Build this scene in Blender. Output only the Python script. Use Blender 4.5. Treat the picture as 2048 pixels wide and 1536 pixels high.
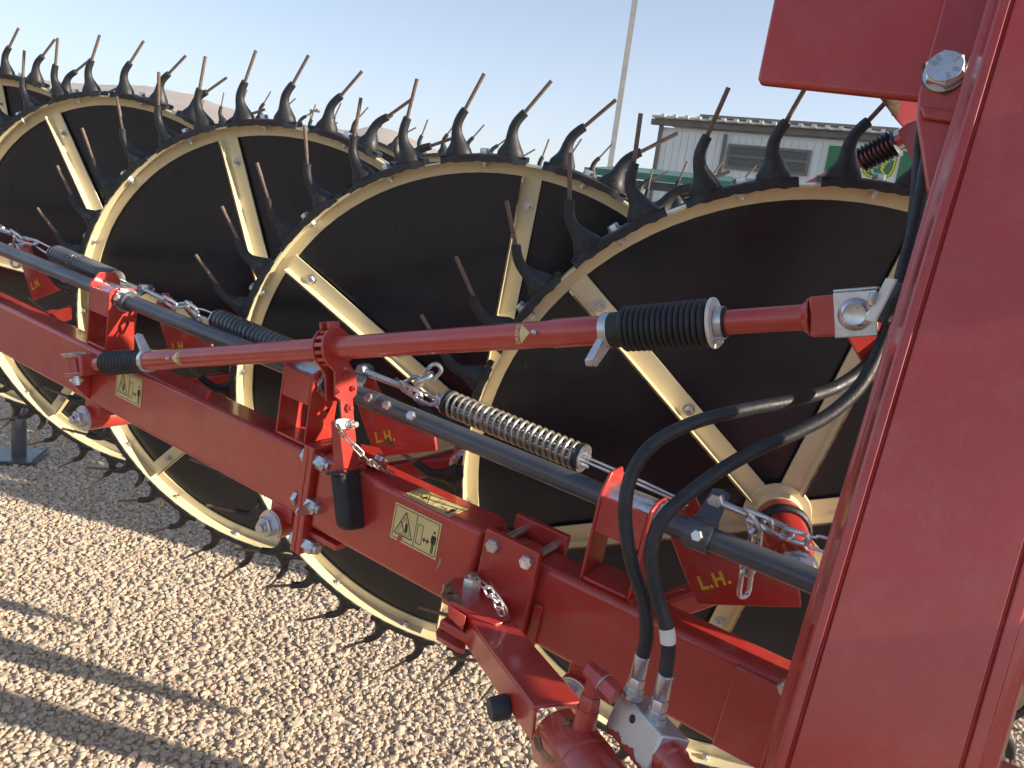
import bpy, math, random
import numpy as np
from mathutils import Vector, Matrix
rad = math.radians
rng = random.Random(7)
for o in list(bpy.data.objects):
    bpy.data.objects.remove(o)
SC = bpy.context.scene
COL = SC.collection

# ------------------------------------------------------------------ camera
F = 1500.0                                   # focal length in pixels of a 2048 x 1536 frame
H = 1.5                                      # camera height above the gravel
up_c = np.array([.13, -.971, -.2007]); up_c /= np.linalg.norm(up_c)
fw_c = np.array([0, 0, 1.]) - up_c*up_c[2]; fw_c /= np.linalg.norm(fw_c)
rt_c = np.cross(fw_c, up_c)
if rt_c[0] < 0: rt_c = -rt_c
MC = np.array([rt_c, fw_c, up_c])
O = np.array([0, 0, H])
cam = bpy.data.cameras.new('camera'); co = bpy.data.objects.new('camera', cam); COL.objects.link(co)
r_, u_, b_ = MC@np.array([1, 0, 0]), MC@np.array([0, -1, 0]), MC@np.array([0, 0, -1])
co.matrix_world = Matrix(((r_[0], u_[0], b_[0], 0), (r_[1], u_[1], b_[1], 0), (r_[2], u_[2], b_[2], H), (0, 0, 0, 1)))
cam.sensor_width = 36; cam.lens = F*36/2048; cam.clip_start = .02; cam.clip_end = 20000
SC.camera = co
SC.render.resolution_x = 1024; SC.render.resolution_y = 768

# ------------------------------------------------------------------ light
SUN_AZ, SUN_EL = rad(-14.5), rad(20.5)           # azimuth measured from +X towards +Y
sd = Vector((math.cos(SUN_EL)*math.cos(SUN_AZ), math.cos(SUN_EL)*math.sin(SUN_AZ), math.sin(SUN_EL)))
W = bpy.data.worlds.new('World'); SC.world = W; W.use_nodes = True
wn = W.node_tree.nodes; wl = W.node_tree.links
sky = wn.new('ShaderNodeTexSky'); sky.sky_type = 'NISHITA'; sky.sun_disc = False
sky.sun_elevation = SUN_EL; sky.sun_rotation = math.pi/2 - SUN_AZ
sky.altitude = 1400; sky.air_density = 1.0; sky.dust_density = 1.1; sky.ozone_density = 1.0
wl.new(sky.outputs[0], wn['Background'].inputs[0]); wn['Background'].inputs[1].default_value = 0.106
sl = bpy.data.lights.new('sun', 'SUN'); so = bpy.data.objects.new('sun', sl); COL.objects.link(so)
sl.energy = 5.0; sl.angle = rad(.55); sl.color = (1, .87, .70)
so.rotation_euler = sd.to_track_quat('Z', 'Y').to_euler(); so.location = (6, -4, 8)
SC.view_settings.view_transform = 'Standard'; SC.view_settings.look = 'None'
SC.view_settings.exposure = 1.14; SC.view_settings.gamma = 1

# ------------------------------------------------------------------ helpers
def V(p): return np.asarray(p, float)
def nz(v): v = V(v); return v/np.linalg.norm(v)
def ray(x, y): return MC@np.array([(x-1024)/F, (y-768)/F, 1.])
def at(x, y, z): return O + ray(x, y)*z      # point seen at a photo pixel, z metres in front of the lens
def onp(x, y, P, n): d = ray(x, y); return O + d*(((P-O)@n)/(d@n))
def prj(P):
    c = MC.T@(V(P)-O); return 1024+F*c[0]/c[2], 768+F*c[1]/c[2], c[2]
def basis(ax, hint=None):
    ax = nz(ax)
    h = V(hint) if hint is not None else (V((0, 0, 1)) if abs(ax[2]) < .9 else V((1, 0, 0)))
    y = nz(h - ax*(h@ax)); x = np.cross(y, ax)
    return x, y, ax

class MB:
    """collects geometry for ONE mesh"""
    def __init__(s): s.v = []; s.f = []; s.m = []
    def add(s, vs, fs, mi=0):
        k = len(s.v); s.v += [tuple(map(float, q)) for q in vs]
        s.f += [tuple(i+k for i in f) for f in fs]; s.m += [mi]*len(fs); return s
    def box(s, c, x, y, z, mi=0):            # centre and three half vectors
        c, x, y, z = V(c), V(x), V(y), V(z)
        vs = [c+i*x+j*y+k*z for i in (-1, 1) for j in (-1, 1) for k in (-1, 1)]
        fs = [(0, 1, 3, 2), (4, 6, 7, 5), (0, 4, 5, 1), (2, 3, 7, 6), (0, 2, 6, 4), (1, 5, 7, 3)]
        if np.linalg.det(np.array([x, y, z])) < 0: fs = [f[::-1] for f in fs]
        return s.add(vs, fs, mi)
    def prism(s, pts, ext, mi=0):            # polygon pushed along a vector
        pts = [V(p) for p in pts]; ext = V(ext); n = len(pts)
        nn = sum(np.cross(pts[i]-pts[0], pts[(i+1) % n]-pts[0]) for i in range(n))
        if nn@ext > 0: pts = pts[::-1]
        vs = pts + [p+ext for p in pts]
        fs = [tuple(range(n)), tuple(range(2*n-1, n-1, -1))]
        fs += [(i+n, i+n+1-(n if i == n-1 else 0), (i+1) % n, i)[::1] for i in range(n)]
        return s.add(vs, fs, mi)
    def poly(s, pts, mi=0): return s.add(pts, [tuple(range(len(pts)))], mi)
    def lathe(s, p0, ax, prof, n=24, mi=0, hint=None, ph=0, caps=True, sq=1):   # prof: (distance along axis, radius)
        x, y, z = basis(ax, hint); vs = []; fs = []
        for t, r in prof:
            for k in range(n):
                a = ph+2*math.pi*k/n; vs.append(V(p0)+z*t+x*r*math.cos(a)+y*r*math.sin(a)*sq)
        for i in range(len(prof)-1):
            for k in range(n):
                a, b = i*n+k, i*n+(k+1) % n; fs.append((a, b, b+n, a+n))
        if caps: fs += [tuple(range(n))[::-1], tuple((len(prof)-1)*n+k for k in range(n))]
        return s.add(vs, fs, mi)
    def cyl(s, a, b, r, n=20, mi=0, r2=None, ph=0, hint=None):
        a, b = V(a), V(b); return s.lathe(a, b-a, [(0, r), (np.linalg.norm(b-a), r if r2 is None else r2)], n, mi, hint, ph)
    def hexa(s, a, b, r, mi=0, ph=0, hint=None):
        a, b = V(a), V(b); L = np.linalg.norm(b-a)
        return s.lathe(a, b-a, [(0, r), (L*.82, r), (L, r*.88)], 6, mi, hint, ph)
    def tube(s, path, r, n=12, mi=0, closed=False, caps=True):
        path = [V(p) for p in path]; m = len(path); vs = []; fs = []; X = None
        rr = r if hasattr(r, '__len__') else [r]*m
        for i in range(m):
            if closed: t = path[(i+1) % m]-path[i-1]
            else: t = path[min(i+1, m-1)]-path[max(i-1, 0)]
            t = nz(t)
            if X is None: X = basis(t)[0]
            X = nz(X - t*(X@t)); Y = np.cross(t, X)
            for k in range(n):
                a = 2*math.pi*k/n; vs.append(path[i]+(X*math.cos(a)+Y*math.sin(a))*rr[i])
        for i in range(m if closed else m-1):
            for k in range(n):
                a, b = i*n+k, i*n+(k+1) % n; c, e = ((i+1) % m)*n+(k+1) % n, ((i+1) % m)*n+k
                fs.append((a, b, c, e))
        if not closed and caps: fs += [tuple(range(n))[::-1], tuple((m-1)*n+k for k in range(n))]
        return s.add(vs, fs, mi)
    def link(s, c, lx, wy, L, w, r, mi=0):   # oval chain link, length along lx, width along wy
        c, lx, wy = V(c), nz(lx), nz(wy); P = []
        h = L/2-w/2
        for k in range(9): a = -math.pi/2+math.pi*k/8; P.append(c+lx*(h+math.cos(a)*w/2)+wy*math.sin(a)*w/2)
        for k in range(9): a = math.pi/2+math.pi*k/8; P.append(c+lx*(-h+math.cos(a)*w/2)+wy*math.sin(a)*w/2)
        return s.tube(P, r, 8, mi, True)

MW = {}
def spline(pts, k=8):
    pts = [V(p) for p in pts]; P = [2*pts[0]-pts[1]]+pts+[2*pts[-1]-pts[-2]]; out = []
    for i in range(1, len(P)-2):
        for j in range(k):
            t = j/k
            out.append(.5*((2*P[i])+(P[i+1]-P[i-1])*t+(2*P[i-1]-5*P[i]+4*P[i+1]-P[i+2])*t*t+(3*P[i]-P[i-1]-3*P[i+1]+P[i+2])*t**3))
    return out+[pts[-1]]
def mesh(name, mb, mats, smooth=35):
    me = bpy.data.meshes.new(name); me.from_pydata(mb.v, [], mb.f)
    for m in (mats if isinstance(mats, (list, tuple)) else [mats]): me.materials.append(m)
    me.polygons.foreach_set('material_index', mb.m)
    if smooth:
        me.polygons.foreach_set('use_smooth', [True]*len(me.polygons)); me.set_sharp_from_angle(angle=rad(smooth))
    me.update(); return me
def link(name, me, parent=None, mw=None):
    o = bpy.data.objects.new(name, me); COL.objects.link(o)
    mw = mw or Matrix.Identity(4); MW[o.name] = mw
    if parent is not None:
        o.parent = parent; o.matrix_basis = MW[parent.name].inverted() @ mw
    else: o.matrix_world = mw
    return o
def obj(name, mb, mats, parent=None, smooth=35, bevel=0, seg=2):   # world-space geometry, origin moved to its middle
    a = np.array(mb.v); c = (a.min(0)+a.max(0))/2; mb.v = [tuple(q) for q in a-c]
    o = link(name, mesh(name, mb, mats, smooth), parent, Matrix.Translation(Vector(c)))
    if bevel:
        b = o.modifiers.new('bevel', 'BEVEL'); b.width = bevel; b.segments = seg; b.limit_method = 'ANGLE'; b.angle_limit = rad(40); b.harden_normals = False
    return o
def empty(name, loc, label, cat, group=None):
    o = link(name, None, None, Matrix.Translation(Vector(loc))); o['label'] = label; o['category'] = cat
    if group: o['group'] = group
    o.empty_display_size = .1; return o
def tag(o, label=None, cat=None, group=None, kind=None):
    for k, v in (('label', label), ('category', cat), ('group', group), ('kind', kind)):
        if v: o[k] = v
    return o

# ------------------------------------------------------------------ materials
def nt(name):
    m = bpy.data.materials.new(name); m.use_nodes = True; t = m.node_tree
    return m, t, t.nodes, t.links, t.nodes['Principled BSDF']
def noise(N, L, scale, detail=4, coord='Object', rough=.55):
    tc = N.new('ShaderNodeTexCoord'); n = N.new('ShaderNodeTexNoise')
    n.inputs['Scale'].default_value = scale; n.inputs['Detail'].default_value = detail; n.inputs['Roughness'].default_value = rough
    L.new(tc.outputs[coord], n.inputs['Vector']); return n.outputs['Fac']
def ramp(N, L, fac, stops):
    r = N.new('ShaderNodeValToRGB'); e = r.color_ramp.elements
    e[0].position, e[0].color = stops[0][0], (*stops[0][1], 1); e[1].position, e[1].color = stops[-1][0], (*stops[-1][1], 1)
    for p, c in stops[1:-1]: q = e.new(p); q.color = (*c, 1)
    L.new(fac, r.inputs[0]); return r.outputs[0]
def grey(v): return (v, v, v)
def bump(N, L, bs, fac, strength, dist=.001):
    b = N.new('ShaderNodeBump'); b.inputs['Strength'].default_value = strength; b.inputs['Distance'].default_value = dist
    L.new(fac, b.inputs['Height']); L.new(b.outputs[0], bs.inputs['Normal'])
def paint(name, c0, c1, rough=.3, coat=.5, scale=6, bumpy=.15, dust=None, metal=0):
    m, t, N, L, B = nt(name)
    n1 = noise(N, L, scale, 6); col = ramp(N, L, n1, [(.35, c0), (.65, c1)])
    if dust:
        n3 = noise(N, L, scale*3.1, 8, rough=.7); fac = ramp(N, L, n3, [(.48, grey(0)), (.8, grey(dust[1]))])
        mx = N.new('ShaderNodeMix'); mx.data_type = 'RGBA'; L.new(fac, mx.inputs[0]); L.new(col, mx.inputs[6]); mx.inputs[7].default_value = (*dust[0], 1); col = mx.outputs[2]
    L.new(col, B.inputs['Base Color'])
    n2 = noise(N, L, scale*2.3, 8); rr = ramp(N, L, n2, [(.3, grey(rough*.8)), (.75, grey(min(1, rough*1.35)))]); L.new(rr, B.inputs['Roughness'])
    B.inputs['Metallic'].default_value = metal; B.inputs['Coat Weight'].default_value = coat; B.inputs['Coat Roughness'].default_value = .12
    if bumpy: bump(N, L, B, noise(N, L, 260, 2), bumpy, .0006)
    return m
M = {}
M['red'] = paint('red_paint', (.40, .027, .019), (.50, .037, .026), .36, .8, 5, .22, ((.44, .2, .14), .3))
M['cream'] = paint('cream_paint', (.70, .60, .37), (.76, .67, .43), .36, .35, 5, .15, ((.5, .4, .26), .15))
M['disc'] = paint('black_plastic_disc', (.008, .010, .016), (.013, .015, .022), .30, .2, 4, .08, ((.06, .055, .05), .08))
M['rubber'] = paint('black_rubber', (.014, .015, .018), (.026, .027, .03), .55, 0, 20, .4, ((.09, .08, .065), .22))
M['hose'] = paint('hose_rubber', (.012, .013, .016), (.022, .023, .027), .5, 0, 40, .5, ((.13, .12, .1), .18))
M['zinc'] = paint('zinc_plate', (.55, .57, .6), (.72, .72, .72), .3, 0, 40, .2, ((.5, .42, .3), .4), .9)
M['steel'] = paint('bare_steel', (.38, .36, .32), (.48, .45, .40), .44, 0, 30, .2, ((.3, .22, .14), .4), .85)
M['pipe'] = paint('dark_grey_paint', (.055, .06, .075), (.085, .09, .105), .34, .3, 8, .2, ((.25, .2, .15), .18))
M['rod'] = paint('rusty_steel', (.11, .07, .05), (.19, .13, .095), .6, 0, 25, .3, ((.33, .27, .22), .5), .1)
M['rust'] = paint('rusty_bare_metal', (.10, .055, .025), (.32, .2, .10), .7, 0, 60, .8, ((.4, .28, .16), .6), .1)
M['grease'] = paint('dirty_grease', (.05, .035, .02), (.2, .14, .08), .6, 0, 60, .6)
M['decal'] = paint('yellow_decal', (.68, .53, .22), (.74, .6, .28), .35, .2, 12, .05)
M['black'] = paint('black_print', (.012, .012, .01), (.02, .02, .015), .45, 0, 10, 0)
M['gold'] = paint('yellow_lettering', (.72, .5, .03), (.8, .57, .05), .4, .2, 10, 0)
M['tape'] = paint('white_tape', (.65, .6, .54), (.78, .74, .68), .6, 0, 30, .3)
M['plastic'] = paint('dark_blue_black_plastic', (.02, .022, .028), (.04, .042, .05), .5, 0, 20, .3)

# peeled red paint over bare aluminium
m, t, N, L, B = nt('peeled_paint_block'); M['peel'] = m
tc = N.new('ShaderNodeTexCoord'); sx = N.new('ShaderNodeSeparateXYZ'); L.new(tc.outputs['Generated'], sx.inputs[0])
nn = N.new('ShaderNodeTexNoise'); nn.inputs['Scale'].default_value = 5; nn.inputs['Detail'].default_value = 5; L.new(tc.outputs['Generated'], nn.inputs['Vector'])
ad = N.new('ShaderNodeMath'); ad.operation = 'MULTIPLY_ADD'; ad.inputs[1].default_value = .5; L.new(nn.outputs['Fac'], ad.inputs[0]); L.new(sx.outputs['Z'], ad.inputs[2])
fac = ramp(N, L, ad.outputs[0], [(.555, grey(0)), (.575, grey(1))])
mx = N.new('ShaderNodeMix'); mx.data_type = 'RGBA'; L.new(fac, mx.inputs[0]); mx.inputs[6].default_value = (.36, .03, .016, 1); mx.inputs[7].default_value = (.62, .62, .62, 1)
L.new(mx.outputs[2], B.inputs['Base Color'])
mm = N.new('ShaderNodeMath'); mm.operation = 'MULTIPLY'; mm.inputs[1].default_value = .8; L.new(fac, mm.inputs[0]); L.new(mm.outputs[0], B.inputs['Metallic'])
B.inputs['Roughness'].default_value = .42; bump(N, L, B, fac, .5, .001)

# gravel: one colour per stone
m, t, N, L, B = nt('gravel_stone'); M['stone'] = m
oi = N.new('ShaderNodeObjectInfo')
cr = ramp(N, L, oi.outputs['Random'], [(0, (0.451, 0.342, 0.246)), (.16, (0.620, 0.492, 0.356)), (.32, (0.517, 0.430, 0.333)), (.46, (0.686, 0.553, 0.404)), (.6, (0.602, 0.457, 0.333)), (.74, (0.714, 0.598, 0.452)), (.88, (0.489, 0.377, 0.277)), (1, (0.752, 0.633, 0.483))])
n1 = noise(N, L, 60, 5, 'Object'); mlt = ramp(N, L, n1, [(.3, grey(.72)), (.7, grey(1.08))])
mx = N.new('ShaderNodeMix'); mx.data_type = 'RGBA'; mx.blend_type = 'MULTIPLY'; mx.inputs[0].default_value = 1; L.new(cr, mx.inputs[6]); L.new(mlt, mx.inputs[7])
L.new(mx.outputs[2], B.inputs['Base Color']); B.inputs['Roughness'].default_value = .85
bump(N, L, B, noise(N, L, 240, 4), .35, .002)
m, t, N, L, B = nt('gravel_ground'); M['ground'] = m
tc = N.new('ShaderNodeTexCoord')
vo = N.new('ShaderNodeTexVoronoi'); vo.inputs['Scale'].default_value = 42; L.new(tc.outputs['Object'], vo.inputs['Vector'])
vb = N.new('ShaderNodeRGBToBW'); L.new(vo.outputs['Color'], vb.inputs[0])
c1 = ramp(N, L, vb.outputs[0], [(.2, (.32, .25, .19)), (.45, (.52, .42, .33)), (.6, (.42, .35, .29)), (.85, (.62, .52, .42))])
dk = ramp(N, L, vo.outputs['Distance'], [(.1, grey(1)), (.7, grey(.35))])
mx = N.new('ShaderNodeMix'); mx.data_type = 'RGBA'; mx.blend_type = 'MULTIPLY'; mx.inputs[0].default_value = 1; L.new(c1, mx.inputs[6]); L.new(dk, mx.inputs[7])
L.new(mx.outputs[2], B.inputs['Base Color']); B.inputs['Roughness'].default_value = .9
inv = N.new('ShaderNodeMath'); inv.operation = 'SUBTRACT'; inv.inputs[0].default_value = 1; L.new(vo.outputs['Distance'], inv.inputs[1])
bump(N, L, B, inv.outputs[0], .9, .02)
# dry hills
m, t, N, L, B = nt('dry_grass_hills'); M['hill'] = m
n1 = noise(N, L, .012, 8); L.new(ramp(N, L, n1, [(.32, (.20, .145, .10)), (.5, (.30, .22, .15)), (.7, (.37, .28, .19))]), B.inputs['Base Color']); B.inputs['Roughness'].default_value = .95
# building
M['siding'] = paint('pale_metal_siding', (.74, .76, .73), (.80, .81, .78), .45, 0, .6, 0)
M['trim'] = paint('brown_grey_trim', (.14, .125, .11), (.18, .16, .14), .5, 0, 2, 0)
M['roof'] = paint('galvanised_roof', (.5, .48, .44), (.6, .57, .52), .45, 0, 2, 0)
M['glass'] = paint('dark_window_glass', (.012, .013, .014), (.02, .02, .02), .08, .4, 1, 0)
M['green'] = paint('green_sign_paint', (.015, .16, .05), (.02, .19, .06), .45, .1, 1, 0)
M['white'] = paint('white_sign_paint', (.7, .7, .68), (.76, .76, .74), .5, 0, 1, 0)
M['logo'] = paint('logo_yellow', (.8, .66, .02), (.84, .7, .03), .45, 0, 1, 0)
M['fascia'] = paint('green_fascia_paint', (.03, .13, .09), (.045, .17, .12), .45, .1, 1, 0)
M['soffit'] = paint('dark_soffit', (.05, .05, .045), (.08, .08, .07), .7, 0, 2, 0)
M['galv'] = paint('galvanised_pole', (.32, .31, .29), (.40, .38, .35), .5, 0, 3, .1, None, .3)

def text(s, size, align='CENTER', bold=0.0):
    """flat text as (verts, faces) in its own plane"""
    cu = bpy.data.curves.new('lettering', 'FONT'); cu.body = s; cu.size = size; cu.align_x = align; cu.align_y = 'CENTER'; cu.resolution_u = 3; cu.offset = bold; cu.space_character = 1.18 if bold > .001 else 1
    o = bpy.data.objects.new('lettering', cu); COL.objects.link(o); bpy.context.view_layer.update()
    me = bpy.data.meshes.new_from_object(o.evaluated_get(bpy.context.evaluated_depsgraph_get()))
    vs = [tuple(v.co) for v in me.vertices]; fs = [tuple(p.vertices) for p in me.polygons]
    bpy.data.objects.remove(o); bpy.data.curves.remove(cu); bpy.data.meshes.remove(me)
    return vs, fs

# ------------------------------------------------------------------ ground, hills
gb = MB(); gb.add([(-2500, -2500, 0), (2500, -2500, 0), (2500, 2500, 0), (-2500, 2500, 0)], [(0, 1, 2, 3)])
g = obj('gravel_ground', gb, M['ground'], smooth=0); tag(g, 'tan gravel yard under the machine', kind='structure')
g['category'] = 'ground'

def gravel():
    mb = MB(); mb.add([(-4.4, .5, .002), (2.0, .5, .002), (2.0, 6.3, .002), (-4.4, 6.3, .002)], [(0, 1, 2, 3)])
    o = obj('gravel', mb, M['stone'], smooth=0); tag(o, 'loose tan and grey pebbles covering the yard', 'gravel', kind='stuff')
    ng = bpy.data.node_groups.new('gravel_scatter', 'GeometryNodeTree')
    ng.interface.new_socket('Geometry', in_out='INPUT', socket_type='NodeSocketGeometry'); ng.interface.new_socket('Geometry', in_out='OUTPUT', socket_type='NodeSocketGeometry')
    N, L = ng.nodes, ng.links; gi = N.new('NodeGroupInput'); go = N.new('NodeGroupOutput'); join = N.new('GeometryNodeJoinGeometry')
    for k in range(7):
        ic = N.new('GeometryNodeMeshIcoSphere'); ic.inputs['Radius'].default_value = .5; ic.inputs['Subdivisions'].default_value = 3 if k < 5 else 2
        no = N.new('ShaderNodeTexNoise'); no.noise_dimensions = '4D'; no.inputs['W'].default_value = k*7.3+1; no.inputs['Scale'].default_value = 1.15; no.inputs['Detail'].default_value = 1.2
        sb = N.new('ShaderNodeVectorMath'); sb.operation = 'SUBTRACT'; sb.inputs[1].default_value = (.5, .5, .5); L.new(no.outputs['Color'], sb.inputs[0])
        mu = N.new('ShaderNodeVectorMath'); mu.operation = 'SCALE'; mu.inputs['Scale'].default_value = .95; L.new(sb.outputs[0], mu.inputs[0])
        sp = N.new('GeometryNodeSetPosition'); L.new(ic.outputs['Mesh'], sp.inputs['Geometry']); L.new(mu.outputs[0], sp.inputs['Offset'])
        tr = N.new('GeometryNodeTransform'); tr.inputs['Scale'].default_value = (1.0, .72+.06*(k % 3), .5+.07*(k % 4)); L.new(sp.outputs[0], tr.inputs[0])
        sm = N.new('GeometryNodeSetShadeSmooth'); sm.inputs['Shade Smooth'].default_value = (k % 2 == 0); L.new(tr.outputs[0], sm.inputs[0])
        mt = N.new('GeometryNodeSetMaterial'); mt.inputs['Material'].default_value = M['stone']; L.new(sm.outputs[0], mt.inputs[0])
        gg = N.new('GeometryNodeGeometryToInstance'); L.new(mt.outputs[0], gg.inputs[0]); L.new(gg.outputs[0], join.inputs[0])
    out = N.new('GeometryNodeJoinGeometry')
    for (dens, s0, s1, z0, z1, seed) in ((5600, .012, .019, .001, .005, 1), (1900, .016, .026, .003, .008, 2), (90, .026, .036, .004, .008, 3)):
        dp = N.new('GeometryNodeDistributePointsOnFaces'); dp.inputs['Density'].default_value = dens; dp.inputs['Seed'].default_value = seed; L.new(gi.outputs[0], dp.inputs[0])
        rz = N.new('FunctionNodeRandomValue'); rz.data_type = 'FLOAT_VECTOR'; rz.inputs[0].default_value = (0, 0, z0); rz.inputs[1].default_value = (0, 0, z1); rz.inputs['Seed'].default_value = seed+10
        sp = N.new('GeometryNodeSetPosition'); L.new(dp.outputs['Points'], sp.inputs[0]); L.new(rz.outputs[0], sp.inputs['Offset'])
        rr = N.new('FunctionNodeRandomValue'); rr.data_type = 'FLOAT_VECTOR'; rr.inputs[0].default_value = (-.6, -.6, 0); rr.inputs[1].default_value = (.6, .6, 6.283); rr.inputs['Seed'].default_value = seed+20
        rs = N.new('FunctionNodeRandomValue'); rs.data_type = 'FLOAT'; rs.inputs[2].default_value = s0; rs.inputs[3].default_value = s1; rs.inputs['Seed'].default_value = seed+30
        ri = N.new('FunctionNodeRandomValue'); ri.data_type = 'INT'; ri.inputs[4].default_value = 0; ri.inputs[5].default_value = 6; ri.inputs['Seed'].default_value = seed+40
        ip = N.new('GeometryNodeInstanceOnPoints'); L.new(sp.outputs[0], ip.inputs['Points']); L.new(join.outputs[0], ip.inputs['Instance']); ip.inputs['Pick Instance'].default_value = True
        L.new(ri.outputs[2], ip.inputs['Instance Index']); L.new(rr.outputs[0], ip.inputs['Rotation']); L.new(rs.outputs[1], ip.inputs['Scale']); L.new(ip.outputs[0], out.inputs[0])
    L.new(gi.outputs[0], out.inputs[0]); L.new(out.outputs[0], go.inputs[0])
    md = o.modifiers.new('scatter', 'NODES'); md.node_group = ng
gravel()

def hills():
    # ridge line read as elevation above the horizon against bearing
    px = [(-900, 90), (-500, 120), (-150, 140), (90, 161), (200, 172), (300, 176), (350, 190), (390, 194), (440, 214), (520, 236), (600, 246), (700, 262), (745, 250), (790, 258), (840, 282), (900, 308), (1000, 330), (1150, 345), (1400, 400), (1900, 470), (2500, 560)]
    az, el = [], []
    for x, y in px:
        r = ray(x, y); az.append(math.atan2(r[0], r[1])); el.append(r[2]/math.hypot(r[0], r[1]))
    from mathutils import noise as mn
    nA, nR = 220, 26; R0, R1 = 700., 2300.; vs, fs = [], []
    for i in range(nA):
        a = -1.35+2.7*i/(nA-1); e = np.interp(a, az, el)
        for j in range(nR):
            t = j/(nR-1); R = R0+(R1-R0)*t
            base = min(.125, max(0, e))*1650
            prof = math.sin(min(1, t/.6)*math.pi/2)**2.2 if t < .6 else max(0, 1-((t-.6)/.4)**2)
            x, y = R*math.sin(a), R*math.cos(a)
            n = mn.fractal(Vector((x*.0028, y*.0028, .3)), 1.0, 2.1, 6)
            gull = abs(mn.noise(Vector((x*.006, y*.0022, 2.7))))
            h = base*prof*(1+.16*n*(1-prof*.7)) - gull*base*.22*prof*(1-prof)
            vs.append((x, y, max(-3, h)-2))
    for i in range(nA-1):
        for j in range(nR-1):
            k = i*nR+j; fs.append((k, k+1, k+nR+1, k+nR))
    mb = MB(); mb.add(vs, [f[::-1] for f in fs]); o = obj('hills', mb, M['hill'], smooth=180)
    tag(o, 'dry tan hills fading into haze on the horizon', kind='structure'); o['category'] = 'hills'
hills()

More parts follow.
